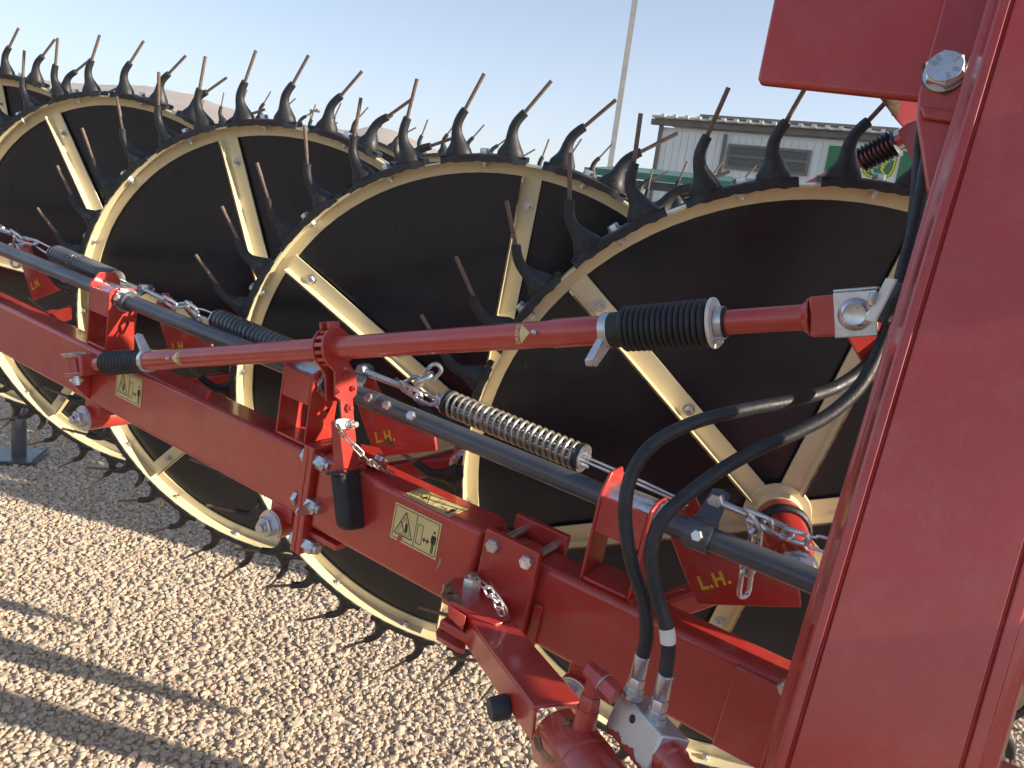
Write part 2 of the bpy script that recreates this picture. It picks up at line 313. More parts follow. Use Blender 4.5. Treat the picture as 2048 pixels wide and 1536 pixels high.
# ------------------------------------------------------------------ building, canopy, poles
def building():
    P1, P2 = at(1325, 241, 27), at(1850, 281, 24.0)
    ex = V((P2[0]-P1[0], P2[1]-P1[1], 0)); Lw = np.linalg.norm(ex); ex /= Lw; ez = V((0, 0, 1)); en = V((ex[1], -ex[0], 0))
    if en[1] > 0: en = -en
    top = (P1[2]+P2[2])/2; base = V((P1[0], P1[1], 0))
    root = empty('metal_building', base, 'pale corrugated metal building with dark window and green sign behind the machine', 'building')
    LEN = 15.
    pt = lambda x, y, z: base+ex*x+en*y+ez*z
    def hit(px, py, y=0): P = onp(px, py, base+en*y, en)-base; return P@ex, P[2]
    obj('wall', MB().box(pt(LEN/2, -4.2, top/2-.1), ex*LEN/2, en*4.15, ez*(top/2-.1)), M['siding'], root, smooth=0)
    wx0, wz1 = hit(1460, 290); wx1, wz0 = hit(1612, 345); wz1 = hit(1535, 297)[1]; wz0 = hit(1535, 342)[1]
    sig = [hit(1653, 320)[0], hit(1702, 320)[0], hit(1800, 320)[0]]
    pan = mesh('wall_panel', MB().box((0, 0, 0), (.112, 0, 0), (0, .02, 0), (0, 0, top/2-.16)).box((.118, .012, 0), (.012, 0, 0), (0, .028, 0), (0, 0, top/2-.16)), M['siding'], 0)
    for k in range(int(LEN/.25)):
        c = pt(.15+.25*k, -.028, top/2-.16)
        link('wall_panel', pan, root, Matrix(((ex[0], en[0], 0, c[0]), (ex[1], en[1], 0, c[1]), (0, 0, 1, c[2]), (0, 0, 0, 1))))
    obj('corner_trim', MB().box(pt(0, .01, top/2), ex*.07, en*.06, ez*top/2), M['trim'], root, smooth=0)
    tx = hit(1443, 320)[0]; obj('wall_trim', MB().box(pt(tx, .035, top/2-.15), ex*.06, en*.04, ez*(top/2-.15)), M['trim'], root, smooth=0)
    obj('fascia', MB().box(pt(LEN/2-.15, .12, top-.07), ex*(LEN/2+.2), en*.12, ez*.09), M['trim'], root, smooth=0)
    rf = obj('roof', MB().prism([pt(-.3, .42, top+.04), pt(LEN, .42, top+.04), pt(LEN, -8, top+.7), pt(-.3, -8, top+.7)], ez*.08), M['roof'], root, smooth=0)
    up2 = hit(1400, 237)[0]
    obj('upper_roof', MB().prism([pt(up2, .12, top+.2), pt(LEN, .12, top+.2), pt(LEN, -8, top+.95), pt(up2, -8, top+.95)], ez*.1), M['trim'], root, smooth=0)
    rib = mesh('roof_rib', MB().box((0, 0, 0), (.07, 0, 0), (0, .12, 0), (0, 0, .05)), M['white'], 0)
    for k in range(28):
        c = pt(.1+.42*k, .4, top+.11); link('roof_rib', rib, rf, Matrix(((ex[0], en[0], 0, c[0]), (ex[1], en[1], 0, c[1]), (0, 0, 1, c[2]), (0, 0, 0, 1))))
    w = obj('window', MB().box(pt((wx0+wx1)/2, .02, (wz0+wz1)/2), ex*(wx1-wx0)/2, en*.03, ez*(wz1-wz0)/2), M['glass'], root, smooth=0)
    fr = MB(); cx, cz, hx, hz = (wx0+wx1)/2, (wz0+wz1)/2, (wx1-wx0)/2, (wz1-wz0)/2
    for sx_ in (-1, 1): fr.box(pt(cx+sx_*hx, .045, cz), ex*.05, en*.05, ez*(hz+.05))
    for sz_ in (-1, 0.05, 1): fr.box(pt(cx, .05, cz+sz_*hz), ex*(hx-.05), en*.045, ez*.045)
    obj('window_frame', fr, M['trim'], w, smooth=0)
    z0, z1 = hit(1700, 364)[1], hit(1700, 294)[1]
    sg = obj('sign_board', MB().box(pt((sig[0]+sig[2]+2.2)/2, .03, (z0+z1)/2), ex*((sig[2]+2.2-sig[0])/2), en*.03, ez*(z1-z0)/2), M['white'], root, smooth=0)
    for x0, x1 in ((sig[0], sig[1]), (sig[2], sig[2]+2.1)):
        obj('sign_panel', MB().box(pt((x0+x1)/2, .075, (z0+z1)/2), ex*(x1-x0)/2, en*.012, ez*((z1-z0)/2-.01)), M['green'], sg, smooth=0)
    # leaping-deer shield, flat print on the board
    lx0, lx1 = hit(1722, 330)[0], hit(1794, 330)[0]; lz0, lz1 = hit(1760, 364)[1]+.04, hit(1760, 300)[1]
    def shield(k):
        c, e = (lx0+lx1)/2, (lz0+lz1)/2; a, b = (lx1-lx0)/2*k, (lz1-lz0)/2*k
        q = [(-.92, .9), (-.6, 1), (.6, 1), (.92, .9), (1, .5), (.97, -.3), (.8, -.72), (.45, -.92), (0, -1), (-.45, -.92), (-.8, -.72), (-.97, -.3), (-1, .5)]
        return [(c+a*x, e+b*z) for x, z in q]
    lg = MB(); lg.poly([pt(x, .066, z) for x, z in shield(1)], 1); lg.poly([pt(x, .068, z) for x, z in shield(.93)], 0); lg.poly([pt(x, .070, z) for x, z in shield(.88)], 1); lg.poly([pt(x, .072, z) for x, z in shield(.80)], 0)
    c, e, a, b = (lx0+lx1)/2, (lz0+lz1)/2, (lx1-lx0)/2, (lz1-lz0)/2
    for poly in ([(-.7, .1), (-.3, .35), (.25, .25), (.4, .5), (.6, .45), (.45, .1), (.2, -.05), (-.3, .05)], [(.2, .05), (.42, .1), (.3, -.35), (.5, -.6), (.4, -.62), (.15, -.35)], [(-.3, .1), (-.1, .05), (-.35, -.3), (-.2, -.65), (-.32, -.65), (-.5, -.3)]):
        lg.poly([pt(c+a*x*.9, .074, e+b*z*.9) for x, z in poly], 1)
    obj('sign_emblem', lg, [M['green'], M['logo']], sg, smooth=0)
    # lean-to canopy in front
    A, Bq = at(1168, 345, 19.5), at(1640, 384, 17.5)
    cx_ = V((Bq[0]-A[0], Bq[1]-A[1], 0)); Lc = np.linalg.norm(cx_); cx_ /= Lc; cn = V((cx_[1], -cx_[0], 0))
    if cn[1] > 0: cn = -cn
    zc = (A[2]+Bq[2])/2; cb = V((A[0], A[1], 0)); cp = lambda x, y, z: cb+cx_*x+cn*y+ez*z
    cr_ = empty('canopy', cb, 'low dark canopy with green fascia in front of the metal building', 'canopy')
    Lc += 5
    obj('fascia', MB().box(cp(Lc/2, 0, zc), cx_*Lc/2, cn*.03, ez*.085), M['fascia'], cr_, smooth=0)
    obj('canopy_roof', MB().prism([cp(0, -.035, zc+.02), cp(Lc, -.035, zc+.02), cp(Lc, -3.6, zc+.5), cp(0, -3.6, zc+.5)], ez*.06), M['fascia'], cr_, smooth=0)
    obj('gutter', MB().box(cp(Lc/2, -.1, zc-.2), cx_*(Lc/2-.3), cn*.05, ez*.1), M['soffit'], cr_, smooth=0)
    for x in (1.0, 1.35, 4.2, 7.4): obj('post', MB().box(cp(x, -.3, (zc-.3)/2), cx_*.09, cn*.09, ez*(zc-.3)/2), M['soffit'], cr_, smooth=0)
    obj('back_wall', MB().box(cp(Lc/2+.9, -3.3, zc/2), cx_*(Lc/2-.9), cn*.05, ez*zc/2), M['soffit'], cr_, smooth=0)
building()
def pole(name, pb, zt, w, label, arm=None):
    root = empty(name, (pb[0], pb[1], 0), label, 'light pole')
    obj('shaft', MB().box((pb[0], pb[1], zt/2), (w/2, 0, 0), (0, w/2, 0), (0, 0, zt/2)), M['galv'], root, smooth=0)
    obj('base', MB().box((pb[0], pb[1], .25), (w*1.4, 0, 0), (0, w*1.4, 0), (0, 0, .25)), M['roof'], root, smooth=0)
    if arm: obj('lamp_head', MB().box((pb[0]+arm*.5, pb[1], zt+.05), (arm*.6, 0, 0), (0, .2, 0), (0, 0, .09)), M['trim'], root, smooth=0)
p = at(1218, 345, 26); pole('light_pole', p, 13.5, .17, 'tall square light pole rising out of the frame left of the building', .7)
p = at(622, 222, 75); pole('street_lamp', p, p[2], .16, 'small distant street lamp with flat head against the hills', .8)

# ------------------------------------------------------------------ the rake: frames
RK = empty('hay_rake', (-.3, 1.6, 0), 'red wheel rake with cream rimmed black raking wheels and spring tines', 'hay rake')
wN = V((-0.11904107, -0.98198258, -0.14676317)); wN = nz(wN)
wU = nz(V((0, 0, 1))-wN*wN[2]); wR = np.cross(wU, wN)
WC = [V(q) for q in ((-1.79643406, 2.71117562, 1.18555024), (-1.22970031, 2.38270763, 1.14089462), (-0.608215, 1.97769761, 1.08506592), (-0.04846351, 1.66828221, 1.04601760), (0.5204028, 1.33784113, 1.05197592))]
SPIN = [94.4, 113.6, 105.2, 85.2, 138.2]
bd = nz((-0.85582007, 0.51157104, 0.07659681)); bs = nz((-0.51307839, -0.85834175, 0)); bu = np.cross(bd, bs); bu = bu if bu[2] > 0 else -bu
BC = V((-0.43899604, 1.44952366, 0.99391381))
def bp(a, b, c): return BC+bd*a+bs*b+bu*c                  # along the beam, towards the viewer, up
def onb(x, y, b): return onp(x, y, BC+bs*b, bs)            # photo pixel on a plane parallel to the beam's face
def onc(x, y, c): return onp(x, y, BC+bu*c, bu)
def abc(P): q = V(P)-BC; return q@bd, q@bs, q@bu
UNIT = [1.262, .599, -.065, -.741]                        # pivot of every wheel arm along the beam

# ------------------------------------------------------------------ raking wheels
def P2(r, a): return r*math.cos(a), r*math.sin(a)
def ringband(mb, r0, r1, z0, z1, n=96, mi=0):
    vs, fs = [], []
    for k in range(n):
        a = 2*math.pi*k/n
        for r, z in ((r0, z0), (r1, z0), (r1, z1), (r0, z1)): vs.append((*P2(r, a), z))
    for k in range(n):
        a, b = 4*k, 4*((k+1) % n)
        for i in range(4): j = (i+1) % 4; fs.append((a+i, b+i, b+j, a+j)[::-1])
    mb.add(vs, fs, mi)
def wheel_meshes():
    D = {}
    mb = MB(); n = 72; rings = [(.03, -.004), (.2, -.006), (.4, -.0055), (.575, -.003)]
    vs = [(*P2(r, 2*math.pi*k/n), z) for r, z in rings for k in range(n)]+[(*P2(r, 2*math.pi*k/n), z-.004) for r, z in rings for k in range(n)]
    fs = []; m = len(rings)
    for i in range(m-1):
        for k in range(n):
            a, b = i*n+k, i*n+(k+1) % n; fs.append((a, a+n, b+n, b)); fs.append((a+m*n, b+m*n, b+n+m*n, a+n+m*n))
    for k in range(n): a, b = (m-1)*n+k, (m-1)*n+(k+1) % n; fs.append((a, a+m*n, b+m*n, b))
    mb.add(vs, fs); D['disc'] = mesh('rake_wheel', mb, M['disc'])
    mb = MB(); ringband(mb, .5685, .5908, -.002, .0025); ringband(mb, .5908, .5945, -.002, .035); D['rim'] = mesh('rim', mb, M['cream'])
    for nm, sg in (('spokeL', 1), ('spokeR', -1)):            # angle iron: flat leg on the disc, upright leg on one edge
        mb = MB(); mb.box((.305, 0, .0045), (.267, 0, 0), (0, .0175, 0), (0, 0, .002))
        mb.box((.312, sg*.019, .0155), (.256, 0, 0), (0, .0016, 0), (0, 0, .0135))
        mb.box((.308, sg*.019, .0295), (.250, 0, 0), (0, .0017, 0), (0, 0, .0006), 1)
        D[nm] = mesh('spoke', mb, [M['cream'], M['rust']], 20)
    mb = MB(); mb.lathe((0, 0, 0), (0, 0, 1), [(.0067, .0115), (.0085, .0112)], 18); mb.hexa((0, 0, .0085), (0, 0, .0145), .0075); mb.cyl((0, 0, .0145), (0, 0, .0185), .0042, 10)
    D['sbolt'] = mesh('spoke_bolt', mb, M['zinc'])
    mb = MB(); mb.lathe((.6058, 0, .017), (1, 0, 0), [(0, .0125), (.0016, .0125)], 16); mb.hexa((.6074, 0, .017), (.6165, 0, .017), .0098); mb.cyl((.5905, 0, .017), (.609, 0, .017), .005, 10); mb.hexa((.5905, 0, .017), (.584, 0, .017), .0085); mb.cyl((.584, 0, .017), (.579, 0, .017), .0045, 10)
    D['rbolt'] = mesh('rim_bolt', mb, M['zinc'])
    # rubber double tine mount centred on angle 0, tines at +-5 degrees, leaning clockwise
    mb = MB(); n = 17; vs, fs = [], []
    for k in range(n):
        a = rad(-8.4+16.8*k/(n-1)); e = 1 if 1 < k < n-2 else .8; dr = .0012*math.sin(k*2.3)+.0008*math.sin(k*5.1)
        for r, z in ((.5957, -.003), (.6035, -.003), (.6062, .001), (.6062, .0365), (.604, .0405*e+.008*(1-e)), (.5912+dr, .0402), (.5912+dr, .0362), (.5957, .0362)): vs.append((*P2(r, a), z))
    for k in range(n-1):
        for i in range(8): j = (i+1) % 8; fs.append((8*k+i, 8*k+j, 8*k+8+j, 8*k+8+i))
    fs += [tuple(range(7, -1, -1)), tuple(8*(n-1)+i for i in range(8))]; mb.add(vs, fs)
    prof = [(.598, .0, .0265, .0205), (.606, 0, .0275, .0213), (.614, 0, .0258, .0203), (.622, 0, .0208, .0170), (.630, 0, .0162, .0140), (.639, -.0008, .0128, .0116), (.649, -.0008, .0108, .0101), (.659, .001, .0099, .0093), (.668, .0046, .0094, .0089), (.676, .0095, .0091, .0086), (.684, .0155, .0088, .0084), (.6895, .0205, .0084, .008), (.690, .0212, .0045, .0045)]
    for sgn in (-1, 1):
        a0 = rad(5*sgn); er_ = V((math.cos(a0), math.sin(a0), 0)); et = V((math.sin(a0), -math.cos(a0), 0)); nk = 14; vs, fs = [], []
        for i, (r, t, w, wz) in enumerate(prof):
            q0, q1 = prof[max(i-1, 0)], prof[min(i+1, len(prof)-1)]; tg = nz(er_*(q1[0]-q0[0])+et*(q1[1]-q0[1])); side = np.cross(V((0, 0, 1)), tg)
            for k in range(nk):
                a = 2*math.pi*k/nk; lump = 1+.03*math.sin(3*a+i)
                vs.append(er_*r+et*t+V((0, 0, .0185))+side*w*math.cos(a)*lump+V((0, 0, 1))*wz*math.sin(a)*lump)
        for i in range(len(prof)-1):
            for k in range(nk): a, b = i*nk+k, i*nk+(k+1) % nk; fs.append((a, b, b+nk, a+nk))
        fs.append(tuple((len(prof)-1)*nk+k for k in range(nk))); mb.add(vs, [f[::-1] for f in fs])
        hp = er_*.6205+V((0, 0, .0185+.0192)); mb.cyl(hp-V((0, 0, .004)), hp+V((0, 0, .0006)), .0019, 8, 1)
    D['mount'] = mesh('tine_mount', mb, [M['rubber'], M['black']], 60)
    mb = MB(); mb.cyl((.0, 0, 0), (.079, 0, 0), .0038, 10); D['rod'] = mesh('tine_rod', mb, M['rod'])
    # hub: red bearing housing and axle that carries the wheel
    mb = MB(); mb.lathe((0, 0, 0), (0, 0, 1), [(.007, .062), (.012, .06), (.0125, .046), (.03, .043)], 32); D['hubp'] = mesh('hub_plate', mb, M['cream'])
    mb = MB(); mb.lathe((0, 0, 0), (0, 0, 1), [(.028, .042), (.05, .045), (.06, .045), (.062, .041), (.135, .041), (.15, .037), (.155, .031)], 32); D['hub'] = mesh('hub', mb, [M['red']])
    mb = MB(); mb.lathe((0, 0, 0), (0, 0, 1), [(.058, .0455), (.064, .050), (.076, .050), (.08, .0455)], 32); D['seal'] = mesh('hub_seal', mb, M['rubber'])
    return D
WM = wheel_meshes()
def mloc(ang, r=0, z=0): return Matrix.Rotation(ang, 4, 'Z') @ Matrix.Translation((r, 0, z))
def wheel(C, n, spin, full=True, tilt_seed=0, label=None):
    n = nz(n); uu = nz(V((0, 0, 1))-n*n[2]); rr_ = np.cross(uu, n)
    B0 = Matrix(((rr_[0], uu[0], n[0], C[0]), (rr_[1], uu[1], n[1], C[1]), (rr_[2], uu[2], n[2], C[2]), (0, 0, 0, 1))) @ Matrix.Rotation(rad(spin), 4, 'Z')
    wh = link('rake_wheel', WM['disc'], RK, B0)
    if label: wh['label'] = label
    link('rim', WM['rim'], wh, B0)
    q = random.Random(tilt_seed)
    for k in range(18):
        a = rad(10+20*k); wa = (10+20*k+spin) % 360
        if not full and not 20 < wa < 160: continue
        link('tine_mount', WM['mount'], wh, B0@mloc(a))
        if full: link('rim_bolt', WM['rbolt'], wh, B0@mloc(a))
        for sgn in (-1, 1):
            aa = a+rad(5*sgn)
            T = Matrix.Translation((.6875, -.0185, .0185)) @ Matrix.Rotation(rad(-34+q.uniform(-3.5, 3.5)), 4, 'Z') @ Matrix.Rotation(rad(q.uniform(-5, 5)), 4, 'Y')
            link('tine_rod', WM['rod'], wh, B0@Matrix.Rotation(aa, 4, 'Z')@T)
    if full:
        for k in range(6):
            a = rad(60*k); link('spoke', WM['spokeL' if k < 3 else 'spokeR'], wh, B0@mloc(a))
            for r in (.512, .262): link('spoke_bolt', WM['sbolt'], wh, B0@mloc(a, r))
        link('hub_plate', WM['hubp'], wh, B0); link('hub', WM['hub'], wh, B0); link('hub_seal', WM['seal'], wh, B0)
    return wh
for i in range(5): wheel(WC[i], wN, SPIN[i], True, i)
# the far gang of the same rake: only its upper tines show above the near wheels
fn = nz(V((.02, -.995, -.04)))
for k, t in enumerate((-1.53, -.87, -.2, .43, 1.11, 1.80, 2.47)):
    wheel(BC+bd*t-bs*1.95+V((0, 0, .125)), fn, (3, 9, 14, 3, 12, 5, 8)[k], False, 40+k)
obj('main_beam', MB().box(BC+bd*.5-bs*2.4, bd*2.3, bs*.066, bu*.066), M['red'], RK, bevel=.009)

# ------------------------------------------------------------------ main beam (three telescoping lengths)
hA = .066
def beam_box(a0, a1, h0, h1, hb, bk=-.002): return MB().box(bp((a0+a1)/2, (hb+bk)/2, (h0+h1)/2), bd*(a1-a0)/2, bs*(hb-bk)/2, bu*(h1-h0)/2)
BA = obj('main_beam', beam_box(-.137, 2.4, -hA, hA, hA), M['red'], RK, bevel=.009, seg=4)
BB = obj('beam_sleeve', beam_box(-.532, -.164, -.0705, .0775, .0735, -.009), M['red'], RK, bevel=.010, seg=4)
BI = obj('inner_beam', beam_box(-1.35, -.5325, -hA, hA, hA), M['red'], RK, bevel=.010, seg=4)
# bolted flange joint
for a0, a1, par, nm in ((-.150, -.1375, BA, 'flange_plate'), (-.1635, -.1505, BB, 'flange_plate')):
    obj(nm, MB().box(bp((a0+a1)/2, .032, -.018), bd*(a1-a0)/2, bs*.054, bu*.107), M['red'], par, bevel=.002)
obj('stiffener', MB().box(bp(-.2, .032, -.084), bd*.036, bs*.038, bu*.0055), M['red'], BB, bevel=.0015)
for c, b in ((.062, .070), (-.022, .079), (-.106, .070), (.062, -.008), (-.106, -.008)):
    mb = MB(); mb.hexa(bp(-.1635, b, c), bp(-.182, b, c), .0155); mb.cyl(bp(-.182, b, c), bp(-.194, b, c), .009, 14); mb.lathe(bp(-.182, b, c), -bd, [(0, .0125), (.004, .0115)], 18)
    mb.hexa(bp(-.1375, b, c), bp(-.126, b, c), .0145); obj('flange_bolt', mb, M['zinc'], BB)
mb = MB(); q = [bp(-.1745, .079, -.022)+bs*x+bu*y for x, y in ((-.012, .012), (.012, .011), (.038, .008), (.043, 0), (.038, -.008), (.012, -.012), (-.012, -.012))]; mb.prism(q, -bd*.003); obj('chain_tab', mb, M['zinc'], BB)
# clamp plates where the inner beam enters the sleeve
for b, a0, a1, c0, c1, nm in ((.0805, -.546, -.645, -.085, .093, 'clamp_plate'), (-.0085, -.546, -.645, -.085, .093, 'clamp_plate')):
    obj(nm, MB().box(bp((a0+a1)/2, b, (c0+c1)/2), bd*abs(a1-a0)/2, bs*.0065, bu*(c1-c0)/2), M['red'], BI, bevel=.002)
for a in (-.566, -.628):
    mb = MB(); cc = .078; mb.hexa(bp(a, .087, cc-.005), bp(a, .0965, cc-.005), .0118); mb.cyl(bp(a, .087, cc-.005), bp(a, -.022, cc-.005), .0068, 12); obj('clamp_bolt', mb, M['zinc'], BI)
obj('weld_bar', MB().box(bp(-.655, .0695, -.03), bd*.007, bs*.004, bu*.036), M['red'], BI, bevel=.002)
# cover plate at the mast end
obj('end_plate', MB().box(bp(-1.0, .071, .0), bd*.05, bs*.0045, bu*.062), M['red'], BI, bevel=.002)

P = onb(1574, 1374, .076); obj('end_bolt', MB().hexa(P-bs*.001, P+bs*.009, .0115), M['zinc'], BI)
# warning decals: crush-hazard triangle, plate, double arrow and standing person
def decal(P0, ex, ey, w, h, en, par, name='warning_decal', torn=False):
    ex, ey, en = nz(ex), nz(ey), nz(en); mb = MB()
    def q(x, y, z): return V(P0)+ex*(x*w/2)+ey*(y*h/2)+en*z
    mb.prism([q(-1, -1, 0), q(1, -1, 0), q(1, 1, 0), q(-1, 1, 0)], en*.0004)
    z = .0006
    def P(pts): mb.poly([q(x, y, z) for x, y in pts], 1)
    def Ln(a, b, t=.02):
        a, b = V(a), V(b); k = w/h; dd = b-a; dx = dd[0]*k; L_ = math.hypot(dx, dd[1]); nx, ny = -dd[1]/L_*t/k, dx/L_*t
        P([(a[0]-nx, a[1]-ny), (b[0]-nx, b[1]-ny), (b[0]+nx, b[1]+ny), (a[0]+nx, a[1]+ny)])
    def loop(pts, t=.02):
        for i in range(len(pts)): Ln(pts[i], pts[(i+1) % len(pts)], t)
    loop([(-.93, -.88), (.93, -.88), (.93, .88), (-.93, .88)]); Ln((0, -.88), (0, .88))
    loop([(-.86, -.62), (-.08, -.62), (-.47, .72)], .03); loop([(-.72, -.5), (-.22, -.5), (-.47, .42)], .014)
    P([(-.44, -.4), (-.34, -.4), (-.34, .12), (-.44, .12)]); Ln((-.62, .1), (-.48, -.3), .03); Ln((-.48, -.3), (-.5, -.42), .03)
    loop([(.08, -.62), (.3, -.62), (.3, .42), (.08, .42)], .02)
    Ln((.4, -.25), (.56, -.25), .035); P([(.34, -.25), (.43, -.08), (.43, -.42)]); P([(.62, -.25), (.53, -.42), (.53, -.08)])
    P([(.70, .2), (.86, .2), (.88, .1), (.88, -.25), (.84, -.25), (.83, .02), (.83, -.78), (.79, -.78), (.785, -.28), (.775, -.28), (.77, -.78), (.73, -.78), (.73, .02), (.72, -.25), (.68, -.25), (.68, .1)])
    P([(.78+.05*math.cos(k*math.pi/5), .36+.05*w/h*math.sin(k*math.pi/5)) for k in range(10)])
    if torn: 
        for xx, yy in ((-.62, -.92), (-.53, -.8)): mb.prism([q(xx-.06, yy-.1, .0008), q(xx+.06, yy-.1, .0008), q(xx+.05, yy+.22, .0008), q(xx-.03, yy+.25, .0008)], en*.0002, 2)
    return obj(name, mb, [M['decal'], M['black'], M['red']], par, smooth=0)
c0 = onb(831, 1061, .0742); decal(c0, -bd, bu, .1005, .066, bs, BB, torn=True)
c1 = onc(870, 1004, .0779); decal(c1, -bd, -bs, .100, .050, bu, BB)
c2 = onb(258, 775, .0667); decal(c2, -bd, bu, .098, .066, bs, BA)
# scratches where paint has gone
for x, y in ((879, 1130), (886, 1182)):
    P = onb(x, y, .0741); mb = MB(); mb.poly([P+bd*.003+bu*.012, P-bd*.001+bu*.011, P-bd*.001+bu*.002, P+bd*.003-bu*.008, P+bd*.006-bu*.010, P+bd*.002+bu*.001]); obj('scratch', mb, M['steel'], BB, smooth=0)

# ------------------------------------------------------------------ pipe, brackets, arms, springs, chains
pc = .190; pb = .018
PR = .0172
PI = obj('lift_pipe', MB().cyl(bp(-1.5, pb, pc), bp(2.3, pb, pc), PR, 28), M['pipe'], RK)
for a0, a1, r in ((-.242, -.216, PR+.0012), (-.2705, -.2435, PR+.0004)):
    obj('pipe_collar', MB().lathe(bp(a0, pb, pc), bd, [(0, PR+.0002), (.002, r), (a1-a0-.002, r), (a1-a0, PR+.0002)], 28), M['pipe'], PI)
for x, y, mtl in ((738, 796, 'zinc'), (774, 811, 'zinc'), (823, 832, 'zinc')):
    P = onb(x, y, pb+.016); a, b, c = abc(P); nrm = nz(bs*(b-pb)+bu*(c-pc)); s0 = bp(a, pb, pc)
    obj('pipe_bolt', MB().hexa(s0+nrm*(PR-.002), s0+nrm*(PR+.007), .0085), M[mtl], PI)

def bracket(a0):
    A0, A1 = a0-.043, a0+.040; t = .0032
    def plate(a, back):      # plate across the beam with the pipe hole left open as a gap filled by the bushing
        return [bp(a, .055, hA+.001), bp(a, -.014, hA+.001), bp(a, -.016, back-.02), bp(a, -.004, back), bp(a, .036, back), bp(a, .055, .210)]
    mb = MB()
    mb.prism(plate(A0, .218), bd*t*1.6); mb.prism(plate(A1-t*1.6, .236), bd*t*1.6)
    mb.box(bp((A0+A1)/2, .0205, hA+.001+t), bd*((A1-A0)/2-t*1.7), bs*.0342, bu*t)
    mb.box(bp((A0+A1)/2, .0518, .175), bd*((A1-A0)/2-t*1.7), bs*.003, bu*.0285)
    br = obj('pipe_bracket', mb, M['red'], RK, bevel=.0018)
    obj('bushing', MB().lathe(bp(A0-.004, pb, pc), bd, [(0, PR+.002), (0, .0255), (A1-A0+.008, .0255), (A1-A0+.008, PR+.002)], 32, caps=False), M['zinc'], br)
    rg = MB(); rg.lathe(bp(A0-.0055, pb, pc), bd, [(.0, .0215), (.0, .0285), (.0022, .0285), (.0022, .0215), (0, .0215)], 32, caps=False)
    for an in (2.5, 3.0, 3.7, 4.0): cdir = bs*math.sin(an)*-1+bu*math.cos(an); rg.box(bp(A0-.0044, pb, pc)+(bs*math.cos(an-1.9)+bu*math.sin(an-1.9))*0+(bs*.0275*math.cos(an-2.9)+bu*.0275*math.sin(an-2.9)), bd*.0011, bs*.003, bu*.003)
    obj('retaining_ring', rg, M['zinc'], br)
    obj('bolt_hole', MB().cyl(bp(A0-.0004, .008, .133), bp(A0+.001, .008, .133), .0042, 14), M['black'], br)
    obj('weld_seam', MB().tube([bp(A0-.002, .052, hA+.001), bp(A0-.002, .035, hA+.002), bp(A0-.0015, .01, hA+.001), bp(A0-.002, -.01, hA+.002)], .0032, 8), M['red'], br)
    return br
for a0 in UNIT: bracket(a0)

def arm(i, a0):
    hub = WC[i]; ax = hub+wN*.194                       # outer end of the axle
    bq = -.075
    def q(x, y): P = onb(x, y, bq); a, b, c = abc(P); return bp(a+.065+a0, bq, c)      # outline read off the middle arm
    pl = [(700, 770), (722, 742), (740, 742), (760, 790), (800, 838), (868, 866), (872, 902), (752, 915), (738, 880)]
    mb = MB(); mb.prism([q(x, y) for x, y in pl], -bs*.007)
    A = obj('wheel_arm', mb, M['red'], RK, bevel=.0015)
    e0 = bp(a0+.01, bq-.03, -.06); e1 = ax-wN*.02
    axd = nz(e1-e0); x_, y_, z_ = basis(axd, bu)
    obj('arm_tube', MB().box((e0+e1)/2, x_*.019, y_*.019, (e1-e0)/2), M['red'], A, bevel=.005)
    obj('axle_sleeve', MB().cyl(hub+wN*.15, ax, .03, 28), M['red'], A)
    nb = MB(); nb.lathe(ax, wN, [(0, .035), (.004, .035), (.006, .031), (.013, .031), (.017, .028), (.020, .023), (.0202, .020), (.018, .0195)], 30); obj('axle_cap', nb, M['zinc'], A)
    pvt = obj('pivot_tube', MB().lathe(bp(a0, -.12, -.108), bs, [(0, .03), (.185, .03), (.19, .0285)], 30), M['red'], A)
    nb = MB(); nb.lathe(bp(a0, .0705, -.108), bs, [(0, .0305), (.0035, .0305), (.004, .029), (.0065, .029)], 30); nb.lathe(bp(a0, .077, -.108), bs, [(0, .0205), (.013, .0205), (.0145, .019)], 6); nb.lathe(bp(a0, .0915, -.108), bs, [(0, .0145), (.002, .014), (.0021, .0098), (.0095, .0098), (.0105, .009), (.0105, .003), (.009, .002)], 20)
    obj('pivot_nut', nb, M['zinc'], A)
    obj('pivot_lug', MB().box(bp(a0-.01, .03, -.078), bd*.03, bs*.03, bu*.016), M['red'], A, bevel=.002)
    # spring anchor bolt at the tip of the plate
    tp = q(728, 755); nb = MB(); nb.hexa(tp-bs*.0005, tp+bs*.011, .0095); nb.cyl(tp, tp-bs*.02, .0055, 12); obj('anchor_bolt', nb, M['zinc'], A)
    vs, fs = text('L.H.', .0265, bold=.0011); lp = q(770, 874); tx = e1-e0; tx = nz(tx-bs*(tx@bs)); ty = np.cross(bs, tx); ty = ty if ty@bu > 0 else -ty
    mb = MB(); mb.add([lp+tx*v[0]+ty*v[1]*1.1+bs*.0006 for v in vs], fs); obj('lettering', mb, M['gold'], A, smooth=0)
    for t0 in (.25, .55): 
        W0 = e0+axd*np.linalg.norm(e1-e0)*t0+y_*.019+x_*0; obj('weld_seam', MB().tube([W0+axd*k*.012+y_*(.0012*(k % 2)) for k in range(5)], .0035, 8), M['red'], A)
    return tp
TIP = [arm(i+1, a0) for i, a0 in enumerate(UNIT)]

